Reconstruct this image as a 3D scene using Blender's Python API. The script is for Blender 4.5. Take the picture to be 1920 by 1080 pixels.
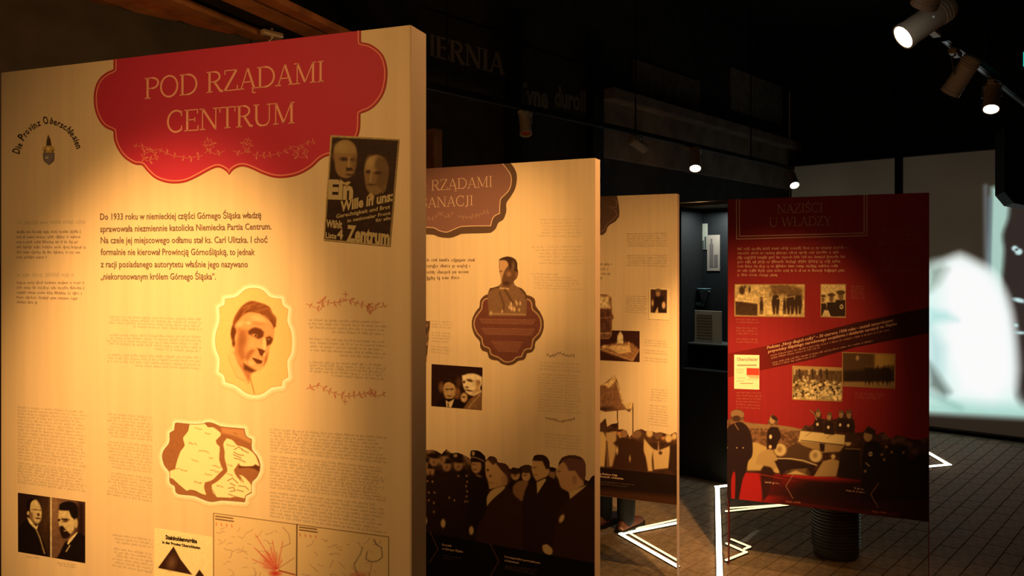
import bpy, bmesh, math, random
import numpy as np
from mathutils import Vector, Matrix
from mathutils.geometry import tessellate_polygon

for o in list(bpy.data.objects):
    bpy.data.objects.remove(o)
S = bpy.context.scene
COL = S.collection
PI = math.pi

# ------------------------------------------------------------------ camera, world, exposure, lights
F, CX, HY, EYE = 1500.0, 960.0, 500.0, 1.6     # focal length and horizon of the photograph (1920x1080)
cam = bpy.data.objects.new('camera', bpy.data.cameras.new('camera'))
COL.objects.link(cam)
cam.location = (0, 0, EYE)
cam.rotation_euler = (PI / 2, 0, 0)
cam.data.sensor_width = 36
cam.data.lens = 36 * F / 1920
cam.data.shift_y = -40 / 1920
cam.data.clip_start = 0.05
S.camera = cam

S.view_settings.view_transform = 'Standard'
S.view_settings.look = 'None'
S.view_settings.gamma = 1
S.view_settings.use_curve_mapping = False
S.view_settings.exposure = 0

w = bpy.data.worlds.new('world'); S.world = w; w.use_nodes = True
w.node_tree.nodes['Background'].inputs[0].default_value = (1.0, 0.62, 0.38, 1)
w.node_tree.nodes['Background'].inputs[1].default_value = 0.008

WARM = (1.0, 0.55, 0.18)
def spot(name, loc, aim, watts, deg, blend=1.0, col=WARM, r=0.03):
    l = bpy.data.lights.new(name, 'SPOT')
    l.energy = watts; l.color = col; l.spot_size = math.radians(deg); l.spot_blend = blend
    l.shadow_soft_size = r
    o = bpy.data.objects.new(name, l); COL.objects.link(o)
    o.location = loc
    o.rotation_euler = (Vector(aim) - Vector(loc)).to_track_quat('-Z', 'Y').to_euler()
    return o
#        lamp place on its track      aimed at                watts  cone
LAMPS = {
    'first':  ((-0.75, 0.12, 2.56), (-0.60, 1.35, 1.38),  235, 31),
    'second': ((0.30, 1.43, 2.56),  (-0.33, 2.95, 1.42),  150, 38),
    'third':  ((1.16, 2.40, 2.56),  (0.58, 4.04, 1.10),   60, 56),
    'fourth': ((1.42, 2.68, 2.56),  (1.22, 4.25, 0.90),   140, 46),
    'edge_fill':  ((0.81, 1.87, 2.56),  (-.15, 1.22, 1.85),   42, 40),  # added unseen lamp that brightens the right edge of the first board
    'A': ((1.577, 3.05, 2.535), (0.717, 3.04, 1.935), 130, 110),
    'C': ((2.52, 4.20, 2.49), (1.7, 3.1, 0.2), 20, 80),
    'F': ((1.50, 6.55, 2.48), (1.15, 4.95, 0.0), 60, 64),
    'G': ((2.80, 8.00, 2.48), (2.9, 5.8, 0.0), 28, 80),
}
for k, (loc, aim, wt, dg) in LAMPS.items():
    d = (Vector(aim) - Vector(loc)).normalized()
    spot('lamp_or_added_light', Vector(loc) + d * 0.14, aim, wt, dg)
# extra unseen lights standing in for the wide spill of the nearest lamps
spot('lamp_or_added_light', (-0.75, 0.12 + .08, 2.44), (-0.38, 1.30, 1.22), 46, 82)
spot('lamp_or_added_light', (0.26, 1.51, 2.44), (-0.1, 2.9, 0.95), 62, 84)
spot('lamp_or_added_light', (1.16, 2.47, 2.43), (1.02, 5.0, 0.0), 330, 34)  # extra light beside the third lamp, standing in for its spill on the floor
# added light, no lamp known, warming the left wall and the timber canopy
spot('lamp_or_added_light', (-1.2, 2.2, 1.9), (-1.7, 3.9, 3.1), 26, 110, col=(1.0, 0.40, 0.10), r=0.1)

# ------------------------------------------------------------------ materials
MATS = {}
def mat(name, rgb, rough=0.8, noise=0.0, scale=20, metal=0.0, emit=0.0, spec=0.3, bump=0.0):
    if name in MATS: return MATS[name]
    m = bpy.data.materials.new(name); m.use_nodes = True
    nt = m.node_tree; b = nt.nodes['Principled BSDF']
    b.inputs['Base Color'].default_value = (*rgb, 1)
    b.inputs['Roughness'].default_value = rough
    b.inputs['Metallic'].default_value = metal
    b.inputs['Specular IOR Level'].default_value = spec
    if emit:
        b.inputs['Emission Color'].default_value = (*rgb, 1)
        b.inputs['Emission Strength'].default_value = emit
    if noise or bump:
        tc = nt.nodes.new('ShaderNodeTexCoord'); n = nt.nodes.new('ShaderNodeTexNoise')
        n.inputs['Scale'].default_value = scale; n.inputs['Detail'].default_value = 6
        nt.links.new(tc.outputs['Object'], n.inputs['Vector'])
        if noise:
            mr = nt.nodes.new('ShaderNodeMapRange')
            mr.inputs['From Min'].default_value = .3; mr.inputs['From Max'].default_value = .7
            mr.inputs['To Min'].default_value = 1 - noise; mr.inputs['To Max'].default_value = 1 + noise
            nt.links.new(n.outputs['Fac'], mr.inputs['Value'])
            vm = nt.nodes.new('ShaderNodeVectorMath'); vm.operation = 'SCALE'
            vm.inputs[0].default_value = rgb
            nt.links.new(mr.outputs[0], vm.inputs['Scale'])
            nt.links.new(vm.outputs[0], b.inputs['Base Color'])
        if bump:
            bp = nt.nodes.new('ShaderNodeBump'); bp.inputs['Strength'].default_value = bump
            bp.inputs['Distance'].default_value = .01
            nt.links.new(n.outputs['Fac'], bp.inputs['Height'])
            nt.links.new(bp.outputs[0], b.inputs['Normal'])
    MATS[name] = m
    return m

def paper(name, rgb, amp=0.05):
    """printed board: faint vertical streaks of the backing print"""
    m = bpy.data.materials.new(name); m.use_nodes = True
    nt = m.node_tree; b = nt.nodes['Principled BSDF']
    b.inputs['Roughness'].default_value = .62
    b.inputs['Specular IOR Level'].default_value = .25
    tc = nt.nodes.new('ShaderNodeTexCoord')
    mp = nt.nodes.new('ShaderNodeMapping'); mp.inputs['Scale'].default_value = (45, 1, 1.2)
    n = nt.nodes.new('ShaderNodeTexNoise'); n.inputs['Scale'].default_value = 1; n.inputs['Detail'].default_value = 4
    mr = nt.nodes.new('ShaderNodeMapRange')
    mr.inputs['From Min'].default_value = .3; mr.inputs['From Max'].default_value = .7
    mr.inputs['To Min'].default_value = 1 - amp; mr.inputs['To Max'].default_value = 1 + amp
    vm = nt.nodes.new('ShaderNodeVectorMath'); vm.operation = 'SCALE'; vm.inputs[0].default_value = rgb
    L = nt.links.new
    L(tc.outputs['Object'], mp.inputs[0]); L(mp.outputs[0], n.inputs['Vector']); L(n.outputs['Fac'], mr.inputs['Value'])
    L(mr.outputs[0], vm.inputs['Scale']); L(vm.outputs[0], b.inputs['Base Color'])
    return m

def vcol(name, emit=False):
    m = bpy.data.materials.new(name); m.use_nodes = True
    nt = m.node_tree; b = nt.nodes['Principled BSDF']
    at = nt.nodes.new('ShaderNodeAttribute'); at.attribute_name = 'ink'
    b.inputs['Roughness'].default_value = .6
    b.inputs['Specular IOR Level'].default_value = .25
    if emit:
        b.inputs['Base Color'].default_value = (.25, .25, .24, 1)
        nt.links.new(at.outputs['Color'], b.inputs['Emission Color'])
        b.inputs['Emission Strength'].default_value = 1.0
    else:
        nt.links.new(at.outputs['Color'], b.inputs['Base Color'])
    return m

def glassmat():
    m = bpy.data.materials.new('clear_glass'); m.use_nodes = True
    nt = m.node_tree; nt.nodes.clear()
    out = nt.nodes.new('ShaderNodeOutputMaterial'); mx = nt.nodes.new('ShaderNodeMixShader')
    t = nt.nodes.new('ShaderNodeBsdfTransparent'); t.inputs[0].default_value = (.90, .90, .86, 1)
    g = nt.nodes.new('ShaderNodeBsdfGlossy'); g.inputs['Roughness'].default_value = .02
    g.inputs[0].default_value = (.8, .8, .8, 1)
    mx.inputs[0].default_value = .004; nt.links.new(t.outputs[0], mx.inputs[1])
    nt.links.new(g.outputs[0], mx.inputs[2]); nt.links.new(mx.outputs[0], out.inputs[0])
    return m

def s2l(c):
    return tuple(((x / 255) ** 2.2) for x in c)
PAPER = (0.74, 0.565, 0.37)
M_PAPER = paper('beige_print', PAPER)
M_EDGE = mat('beige_edge', (.60, .40, .28), .7)
M_REDP = paper('red_print', (.27, .013, .018), .06)
M_INK = vcol('picture_ink')
M_SCREEN = vcol('projected_picture', True)
M_GLASS = glassmat()
M_BLACK = mat('matt_black', (.006, .006, .007), .7)
M_DARK = mat('dark_wall', (.035, .033, .032), .9, .3, 6)
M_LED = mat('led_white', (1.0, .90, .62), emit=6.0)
M_LED_REFL = mat('led_reflection', (1.0, .78, .42), emit=2.2)  # glow for strips that imitate reflections in the glass
M_LENS = mat('lamp_lens', (1.0, .93, .78), emit=12.0)
M_LAMP = mat('lamp_shell', (.50, .44, .36), .45)
M_TRACK = mat('track_black', (.008, .008, .009), .4)
M_STEEL = mat('steel', (.30, .36, .40), .35, metal=.6)

# ------------------------------------------------------------------ object helpers
def tag(o, label=None, cat=None, group=None, kind=None):
    if label: o['label'] = label
    if cat: o['category'] = cat
    if group: o['group'] = group
    if kind: o['kind'] = kind
    return o
def empty(name, loc=(0, 0, 0), rz=0.0):
    o = bpy.data.objects.new(name, None); COL.objects.link(o)
    o.location = loc; o.rotation_euler = (0, 0, rz); o.empty_display_size = .1
    return o
def link(name, me, m, parent=None, smooth=False):
    o = bpy.data.objects.new(name, me); COL.objects.link(o)
    if m and not me.materials: me.materials.append(m)
    if parent: o.parent = parent
    if smooth:
        for p in me.polygons: p.use_smooth = True
    return o
def from_bm(name, bm, m, parent=None, smooth=False):
    me = bpy.data.meshes.new(name); bmesh.ops.recalc_face_normals(bm, faces=bm.faces)
    bm.to_mesh(me); bm.free()
    return link(name, me, m, parent, smooth)
def raw(name, vs, fs, m, parent=None, smooth=False):
    me = bpy.data.meshes.new(name); me.from_pydata([tuple(map(float, v)) for v in vs], [], fs); me.update()
    return link(name, me, m, parent, smooth)
def add_box(bm, x0, x1, y0, y1, z0, z1, bev=0.0, M=None):
    r = bmesh.ops.create_cube(bm, size=1)
    vs = r['verts']
    for v in vs:
        v.co = Vector(((x0 + x1) / 2 + v.co.x * (x1 - x0), (y0 + y1) / 2 + v.co.y * (y1 - y0), (z0 + z1) / 2 + v.co.z * (z1 - z0)))
    if bev:
        es = list({e for v in vs for e in v.link_edges})
        r2 = bmesh.ops.bevel(bm, geom=es, offset=bev, segments=2, affect='EDGES', profile=.5)
        vs = list({v for f in r2['faces'] for v in f.verts} | {v for v in vs if v.is_valid})
    if M is not None:
        for v in vs: v.co = M @ v.co
    return vs
def box(name, dims, m, parent=None, bev=0.0):
    bm = bmesh.new(); add_box(bm, *dims, bev=bev)
    return from_bm(name, bm, m, parent)
def frame_mat(p, axis, up=(0, 0, 1)):
    q = Vector(axis).normalized().to_track_quat('Z', 'Y')
    return Matrix.Translation(Vector(p)) @ q.to_matrix().to_4x4()
def add_lathe(bm, prof, seg=32, M=None, cap=True):
    rings = []
    for r, z in prof:
        ring = []
        for i in range(seg):
            a = 2 * PI * i / seg
            co = Vector((r * math.cos(a), r * math.sin(a), z))
            ring.append(bm.verts.new(M @ co if M is not None else co))
        rings.append(ring)
    for a, b in zip(rings, rings[1:]):
        for i in range(seg):
            bm.faces.new((a[i], a[(i + 1) % seg], b[(i + 1) % seg], b[i]))
    if cap:
        bm.faces.new(rings[0][::-1]); bm.faces.new(rings[-1])
def add_tube(bm, pts, r, seg=10):
    pts = [Vector(p) for p in pts]
    rings = []
    for i, p in enumerate(pts):
        t = (pts[min(i + 1, len(pts) - 1)] - pts[max(i - 1, 0)]).normalized()
        q = t.to_track_quat('Z', 'Y')
        rr = r[i] if isinstance(r, (list, tuple)) else r
        rings.append([bm.verts.new(p + q @ Vector((rr * math.cos(2 * PI * k / seg), rr * math.sin(2 * PI * k / seg), 0))) for k in range(seg)])
    for a, b in zip(rings, rings[1:]):
        for k in range(seg):
            bm.faces.new((a[k], a[(k + 1) % seg], b[(k + 1) % seg], b[k]))
    bm.faces.new(rings[0][::-1]); bm.faces.new(rings[-1])

# ------------------------------------------------------------------ a standing plane: u runs to the right, v is height
class Plane:
    def __init__(s, L, u):
        n = math.hypot(*u); s.L = L; s.u = (u[0] / n, u[1] / n); s.ang = math.atan2(s.u[1], s.u[0])
    def loc(s, px, py):
        px = np.asarray(px, float); py = np.asarray(py, float)
        a = (px - CX) / F
        t = (a * s.L[1] - s.L[0]) / (s.u[0] - a * s.u[1])
        Z = s.L[1] + s.u[1] * t
        return t, EYE - (py - HY) / F * Z
    def proj(s, u, v):
        X = s.L[0] + s.u[0] * u; Z = s.L[1] + s.u[1] * u
        return CX + F * X / Z, HY + (EYE - v) * F / Z
    def world(s, u, v, y=0.0):
        return Vector((s.L[0] + s.u[0] * u - s.u[1] * y, s.L[1] + s.u[1] * u + s.u[0] * y, v))
def FR(ox, oy, sc):
    return lambda p: [(ox + x / sc, oy + y / sc) for x, y in p]
def floor_at(px, py, h=0.0):
    Z = (EYE - h) * F / (py - HY)
    return Vector(((px - CX) / F * Z, Z, h))

def smooth(pts, closed=True, sub=3, lim=52):
    """rounds a hand-set outline, keeping its cusps"""
    P = [Vector(p[:2]) for p in pts]; n = len(P)
    def cusp(i):
        if not closed and i in (0, n - 1): return True
        a = P[i] - P[i - 1]; b = P[(i + 1) % n] - P[i]
        if a.length < 1e-6 or b.length < 1e-6: return True
        return math.degrees(a.angle(b)) > lim
    cu = [cusp(i) for i in range(n)]
    def tan(i):
        if cu[i]: return None
        return (P[(i + 1) % n] - P[i - 1]) * .5
    out = []
    for i in range(n if closed else n - 1):
        a, b = P[i], P[(i + 1) % n]; d = b - a; L_ = d.length
        ta, tb = tan(i), tan((i + 1) % n)
        ta = d if ta is None else ta.normalized() * L_ if ta.length > 1e-6 else d
        tb = d if tb is None else tb.normalized() * L_ if tb.length > 1e-6 else d
        for k in range(sub):
            t = k / sub; t2, t3 = t * t, t * t * t
            q = a * (2 * t3 - 3 * t2 + 1) + ta * (t3 - 2 * t2 + t) + b * (3 * t2 - 2 * t3) + tb * (t3 - t2)
            out.append((q.x, q.y))
    if not closed: out.append(tuple(P[-1]))
    return out

# ------------------------------------------------------------------ painting of printed pictures (colour per point of a fine grid)
class Cv:
    def __init__(s, X, Y, base):
        s.X0, s.Y0 = X, Y; s.X, s.Y = X, Y; s.k = 1.0
        s.c = np.empty(X.shape + (3,)); s.c[:] = s.col(base)
        s.alpha = np.ones(X.shape)
    def frame(s, ox, oy, sc):
        s.X = (s.X0 - ox) * sc; s.Y = (s.Y0 - oy) * sc; s.k = sc
    def col(s, c):
        if isinstance(c, (int, float)): c = (c, c * .96, c * .88)
        return np.array(c, float) / 255.0
    def put(s, m, c, op=1.0):
        m = np.clip(m, 0, 1)[..., None] * op
        s.c = s.c * (1 - m) + s.col(c) * m
    def ell(s, cx, cy, rx, ry, c, a=0, soft=None, op=1.0):
        soft = s.k * .8 if soft is None else soft
        ca, sa = math.cos(math.radians(a)), math.sin(math.radians(a))
        x, y = s.X - cx, s.Y - cy
        u, v = x * ca + y * sa, -x * sa + y * ca
        d = (np.sqrt((u / rx) ** 2 + (v / ry) ** 2) - 1) * min(rx, ry)
        s.put(.5 - d / (2 * soft), c, op)
    def sd(s, pts):
        P = np.array(pts, float); Q = np.roll(P, -1, 0)
        D = np.full(s.X.shape, 1e9); ins = np.zeros(s.X.shape, bool)
        for (x0, y0), (x1, y1) in zip(P, Q):
            ex, ey = x1 - x0, y1 - y0; l2 = ex * ex + ey * ey + 1e-9
            wx, wy = s.X - x0, s.Y - y0
            t = np.clip((wx * ex + wy * ey) / l2, 0, 1)
            D = np.minimum(D, (wx - t * ex) ** 2 + (wy - t * ey) ** 2)
            c = (y0 > s.Y) != (y1 > s.Y)
            ins ^= c & (s.X < ex * (s.Y - y0) / (ey + (1e-9 if ey == 0 else 0)) + x0)
        D = np.sqrt(D)
        return np.where(ins, -D, D)
    def poly(s, pts, c, soft=None, op=1.0):
        soft = s.k * .8 if soft is None else soft
        if len(pts) >= 6: pts = smooth(pts)
        P = np.array(pts); m_ = soft + 2 * s.k        # work only inside the shape's own box
        rows = np.where(((s.Y >= P[:, 1].min() - m_) & (s.Y <= P[:, 1].max() + m_)).any(1))[0]
        cols = np.where(((s.X >= P[:, 0].min() - m_) & (s.X <= P[:, 0].max() + m_)).any(0))[0]
        if not len(rows) or not len(cols): return
        r0, r1, c0, c1 = rows[0], rows[-1] + 1, cols[0], cols[-1] + 1
        X, Y = s.X, s.Y; s.X, s.Y = X[r0:r1, c0:c1], Y[r0:r1, c0:c1]
        m = np.clip(.5 - s.sd(pts) / (2 * soft), 0, 1)[..., None] * op; s.X, s.Y = X, Y
        s.c[r0:r1, c0:c1] = s.c[r0:r1, c0:c1] * (1 - m) + s.col(c) * m
    def line(s, pts, w, c, soft=None, op=1.0):
        soft = s.k * .8 if soft is None else soft
        D = np.full(s.X.shape, 1e9)
        for (x0, y0), (x1, y1) in zip(pts, pts[1:]):
            ex, ey = x1 - x0, y1 - y0; l2 = ex * ex + ey * ey + 1e-9
            wx, wy = s.X - x0, s.Y - y0
            t = np.clip((wx * ex + wy * ey) / l2, 0, 1)
            D = np.minimum(D, (wx - t * ex) ** 2 + (wy - t * ey) ** 2)
        s.put(.5 - (np.sqrt(D) - w / 2) / (2 * soft), c, op)
    def noise(s, amp, cell, seed=0):
        """blotchy grain in the print; cell in photograph pixels"""
        r = np.random.RandomState(seed); N = 257
        T = r.rand(N, N); x, y = s.X0 / cell, s.Y0 / cell
        xi, yi = np.floor(x).astype(int), np.floor(y).astype(int); fx, fy = x - xi, y - yi
        fx = fx * fx * (3 - 2 * fx); fy = fy * fy * (3 - 2 * fy)
        g = lambda a, b: T[a % N, b % N]
        n = (g(xi, yi) * (1 - fx) + g(xi + 1, yi) * fx) * (1 - fy) + (g(xi, yi + 1) * (1 - fx) + g(xi + 1, yi + 1) * fx) * fy
        n = (n - .5) * 2 * amp
        s.c = np.clip(s.c * (1 + n)[..., None], 0, 1)
        return n

def grid_picture(name, pl, quad, paint, parent, base=200, step=1.0, off=.00025, m=None):
    """quad: photo corners TL, TR, BR, BL of a flat print lying on plane pl"""
    q = [pl.loc(x, y) for x, y in quad]
    W = max(math.dist(quad[0], quad[1]), math.dist(quad[3], quad[2]))
    H = max(math.dist(quad[0], quad[3]), math.dist(quad[1], quad[2]))
    nx, ny = max(2, int(W / step)), max(2, int(H / step))
    s, t = np.meshgrid(np.linspace(0, 1, nx + 1), np.linspace(0, 1, ny + 1))
    U = (q[0][0] * (1 - s) + q[1][0] * s) * (1 - t) + (q[3][0] * (1 - s) + q[2][0] * s) * t
    V = (q[0][1] * (1 - s) + q[1][1] * s) * (1 - t) + (q[3][1] * (1 - s) + q[2][1] * s) * t
    X, Y = pl.proj(U, V)
    cv = Cv(X, Y, base); paint(cv)
    idx = np.arange((nx + 1) * (ny + 1)).reshape(ny + 1, nx + 1)
    keep = (cv.alpha[:-1, :-1] + cv.alpha[1:, :-1] + cv.alpha[:-1, 1:] + cv.alpha[1:, 1:]) > 2.0
    f = np.stack([idx[1:, :-1], idx[1:, 1:], idx[:-1, 1:], idx[:-1, :-1]], -1)[keep]
    used = np.unique(f); remap = np.full(idx.size, -1); remap[used] = np.arange(len(used)); f = remap[f]
    co = np.stack([U, np.full(U.shape, -off), V], -1).reshape(-1, 3)[used]
    col = np.clip(cv.c.reshape(-1, 3)[used], 0, 1) ** 2.2
    me = bpy.data.meshes.new(name)
    me.vertices.add(len(co)); me.vertices.foreach_set('co', co.ravel())
    me.loops.add(f.size); me.loops.foreach_set('vertex_index', f.ravel().astype(np.int32))
    me.polygons.add(len(f)); me.polygons.foreach_set('loop_start', (np.arange(len(f)) * 4).astype(np.int32))
    me.update(calc_edges=True)
    ca = me.attributes.new('ink', 'FLOAT_COLOR', 'POINT')
    ca.data.foreach_set('color', np.concatenate([col, np.ones((len(col), 1))], 1).ravel())
    return link(name, me, m or M_INK, parent)

# ------------------------------------------------------------------ flat inks: polygons, ribbons, lettering
class Ink:
    """collects flat ink shapes given in photograph pixels and lays them on a plane"""
    def __init__(s, pl): s.pl = pl; s.v = []; s.f = []
    def _add(s, pts, faces):
        o = len(s.v); s.v += [tuple(p) for p in pts]; s.f += [tuple(o + i for i in f) for f in faces]
    def poly(s, pts):
        tri = tessellate_polygon([[Vector((x, y, 0)) for x, y in pts]])
        s._add(pts, tri)
    def quad(s, a, b, c, d): s._add([a, b, c, d], [(0, 1, 2, 3)])
    def ribbon(s, pts, w, closed=False):
        P = [Vector(p) for p in pts]; n = len(P); out = []
        for i in range(n):
            a = P[(i - 1) % n] if (closed or i > 0) else P[i]
            b = P[(i + 1) % n] if (closed or i < n - 1) else P[i]
            d0 = (P[i] - a); d1 = (b - P[i])
            d0 = d0.normalized() if d0.length > 1e-9 else d1.normalized()
            d1 = d1.normalized() if d1.length > 1e-9 else d0
            t = (d0 + d1); t = t.normalized() if t.length > .1 else d1
            nn = Vector((-t.y, t.x)); k = 1 / max(.55, abs(nn.dot(Vector((-d1.y, d1.x)))))
            ww = (w[i] if isinstance(w, (list, tuple)) else w) / 2 * k
            out += [P[i] + nn * ww, P[i] - nn * ww]
        fs = [(2 * i, 2 * i + 1, 2 * i + 3, 2 * i + 2) for i in range(n - 1)]
        if closed: fs.append((2 * n - 2, 2 * n - 1, 1, 0))
        s._add(out, fs)
    def dots(s, cx, cy, r, n=8):
        s._add([(cx + r * math.cos(2 * PI * i / n), cy + r * math.sin(2 * PI * i / n)) for i in range(n)], [tuple(range(n))])
    def build(s, name, m, parent, off=.0004):
        if not s.v: return None
        u, v = s.pl.loc([p[0] for p in s.v], [p[1] for p in s.v])
        vs = np.stack([u, np.full(len(u), -off), v], -1)
        fs = []
        for f in s.f:      # all faces look to the front
            a, b, c = (vs[i] for i in f[:3])
            cr = (b[2] - a[2]) * (c[0] - a[0]) - (b[0] - a[0]) * (c[2] - a[2])
            fs.append(f if cr < 0 else f[::-1])
        return raw(name, vs, fs, m, parent)

_cache = {}
def glyph_mesh(txt, bold):
    k = (txt, bold)
    if k not in _cache:
        c = bpy.data.curves.new('t', 'FONT'); c.body = txt; c.size = 1; c.offset = bold; c.resolution_u = 2
        o = bpy.data.objects.new('t', c); COL.objects.link(o)
        me = bpy.data.meshes.new_from_object(o)
        _cache[k] = ([(v.co.x, v.co.y) for v in me.vertices], [tuple(p.vertices) for p in me.polygons])
        bpy.data.objects.remove(o); bpy.data.curves.remove(c); bpy.data.meshes.remove(me)
    return _cache[k]
def text(ink, txt, A, B, h, bold=0.0, up=None):
    """sans lettering with its baseline from A to B (photo pixels), capitals h pixels tall"""
    vs, fs = glyph_mesh(txt, bold)
    if not vs: return
    x0 = min(v[0] for v in vs); x1 = max(v[0] for v in vs)
    A = Vector(A); B = Vector(B); d = B - A
    upv = Vector(up) if up else Vector((0, -1))
    ink._add([A + d * ((x - x0) / (x1 - x0)) + upv * (h * y / .73) for x, y in vs], fs)

def _arc(cx, cy, rx, ry, a0, a1, n=12):
    return [(cx + rx * math.cos(math.radians(a0 + (a1 - a0) * i / n)), cy + ry * math.sin(math.radians(a0 + (a1 - a0) * i / n))) for i in range(n + 1)]
TK, TN = .085, .04
def _sf(x, y, w=.13): return ([(x - w, y), (x + w, y)], TN)
SERIF = {
 'A': (.78, [([(.10, 0), (.39, 1)], TN), ([(.39, 1), (.68, 0)], TK), ([(.20, .34), (.57, .34)], TN), _sf(.10, .02), _sf(.68, .02)]),
 'C': (.78, [(_arc(.44, .5, .36, .5, 50, 310, 18), .07), ([(.68, .98), (.68, .72)], TN), ([(.68, .28), (.68, .05)], TN)]),
 'D': (.84, [([(.15, 0), (.15, 1)], TK), ([(.02, .98), (.36, .98)], TN), ([(.02, .02), (.36, .02)], TN), (_arc(.36, .5, .40, .48, 90, -90, 14), .07)]),
 'E': (.68, [([(.15, 0), (.15, 1)], TK), ([(.02, .98), (.60, .98)], TN), ([(.02, .02), (.62, .02)], TN), ([(.15, .52), (.48, .52)], TN), ([(.60, 1), (.60, .78)], TN), ([(.62, 0), (.62, .24)], TN), ([(.48, .62), (.48, .42)], TN)]),
 'I': (.34, [([(.17, 0), (.17, 1)], TK), _sf(.17, .98), _sf(.17, .02)]),
 'J': (.42, [([(.26, 1), (.26, .12), (.20, -.06), (.06, -.10)], TK), _sf(.26, .98)]),
 'K': (.78, [([(.15, 0), (.15, 1)], TK), _sf(.15, .98), _sf(.15, .02), ([(.15, .45), (.62, .98)], TN), ([(.33, .62), (.68, 0)], TK), _sf(.62, .98, .1), _sf(.70, .02, .1)]),
 'L': (.64, [([(.15, 0), (.15, 1)], TK), _sf(.15, .98), ([(.02, .02), (.58, .02)], TN), ([(.58, 0), (.58, .26)], TN)]),
 'M': (1.0, [([(.15, 0), (.15, 1)], TN), ([(.15, 1), (.49, .06)], TK), ([(.49, .06), (.84, 1)], TN), ([(.84, 1), (.84, 0)], TK), _sf(.10, .98, .09), _sf(.88, .98, .09), _sf(.15, .02, .12), _sf(.84, .02)]),
 'N': (.86, [([(.14, 0), (.14, 1)], TN), ([(.14, 1), (.72, 0)], TK), ([(.72, 0), (.72, 1)], TN), _sf(.10, .98, .10), _sf(.72, .98, .12), _sf(.14, .02, .12)]),
 'O': (.86, [(_arc(.43, .5, .36, .5, 0, 360, 24), .07)]),
 'P': (.66, [([(.15, 0), (.15, 1)], TK), ([(.02, .98), (.34, .98)], TN), _sf(.15, .02), (_arc(.34, .73, .27, .25, 90, -90, 12), .07), ([(.15, .48), (.34, .48)], TN)]),
 'R': (.76, [([(.15, 0), (.15, 1)], TK), ([(.02, .98), (.34, .98)], TN), _sf(.15, .02), (_arc(.34, .74, .25, .24, 90, -90, 12), .07), ([(.15, .5), (.34, .5)], TN), ([(.36, .5), (.62, .04), (.74, .02)], TK)]),
 'S': (.60, [([(.50, .74), (.47, .90), (.34, .99), (.20, .97), (.10, .86), (.10, .72), (.20, .60), (.40, .47), (.50, .34), (.50, .18), (.40, .04), (.26, 0), (.12, .06), (.07, .26)], .075)]),
 'T': (.74, [([(.37, 0), (.37, 1)], TK), ([(.04, .98), (.70, .98)], TN), ([(.04, 1), (.04, .76)], TN), ([(.70, 1), (.70, .76)], TN), _sf(.37, .02)]),
 'U': (.84, [([(.14, 1), (.14, .3), (.19, .12), (.30, .02), (.44, 0), (.58, .03), (.67, .13), (.71, .3), (.71, 1)], [TK] * 4 + [.06] * 2 + [TN] * 3), _sf(.14, .98), _sf(.71, .98, .11)]),
 'W': (1.12, [([(.08, 1), (.32, 0)], TK), ([(.32, 0), (.56, .96)], TN), ([(.56, .96), (.80, 0)], TK), ([(.80, 0), (1.04, 1)], TN), _sf(.08, .98, .1), _sf(1.04, .98, .1), _sf(.56, .98, .08)]),
 'Y': (.74, [([(.06, 1), (.37, .46)], TK), ([(.37, .46), (.68, 1)], TN), ([(.37, .46), (.37, 0)], TK), _sf(.08, .98, .1), _sf(.66, .98, .1), _sf(.37, .02)]),
 'Z': (.66, [([(.06, .98), (.58, .98)], TN), ([(.56, .97), (.06, .03)], TK), ([(.04, .02), (.60, .02)], TN), ([(.06, 1), (.06, .78)], TN), ([(.60, 0), (.60, .24)], TN)]),
 ' ': (.34, []),
}
SERIF['Ą'] = (.78, SERIF['A'][1] + [([(.66, 0), (.60, -.10), (.62, -.20), (.74, -.20)], TN)])
SERIF['Ł'] = (.64, SERIF['L'][1] + [([(.02, .36), (.34, .60)], TN)])
SERIF['Ś'] = (.60, SERIF['S'][1] + [([(.26, 1.10), (.40, 1.26)], .06)])
def serif(ink, txt, A, B, h, wt=1.0):
    tot = sum(SERIF[c][0] for c in txt); A = Vector(A); B = Vector(B); d = (B - A) / tot; x = 0
    k = d.length
    for c in txt:
        wd, st = SERIF[c]
        for pts, w_ in st:
            P = [A + d * (x + px) + Vector((0, -h * py)) for px, py in pts]
            ww = [q * (h + k) / 2 * wt for q in w_] if isinstance(w_, list) else w_ * (h + k) / 2 * wt
            ink.ribbon(P, ww)
        x += wd

def greek(ink, top, bot, n, h, seed=0, rag=.12, left_rag=0.0, last=1.0, gap_after=()):
    """rows of tiny illegible body print: top=((x0,y),(x1,y)), bot the same for the last row"""
    r = random.Random(seed)
    for i in range(n):
        if i in gap_after: continue
        t = i / max(1, n - 1)
        A = Vector(top[0]).lerp(Vector(bot[0]), t); B = Vector(top[1]).lerp(Vector(bot[1]), t)
        a = left_rag * r.random(); b = 1 - rag * r.random()
        if i == n - 1: b = last if left_rag == 0 else b; a = (1 - last) if left_rag > 0 else a
        L = (B - A).length; x = a * L; d = (B - A).normalized(); lw = h * .42
        nx = 0
        while x < b * L:
            if nx <= 0: x += lw * 1.3; nx = r.randint(2, 10)
            p = A + d * x; hh = h * r.choice((.62, .62, .62, .95, .8)); dn = h * r.choice((0, 0, 0, 0, .25))
            ww = lw * r.choice((.36, .48, .6))
            ink.quad(p + Vector((0, dn)), p + d * ww + Vector((0, dn)), p + d * ww + Vector((0, -hh)), p + Vector((0, -hh)))
            x += lw; nx -= 1

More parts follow.
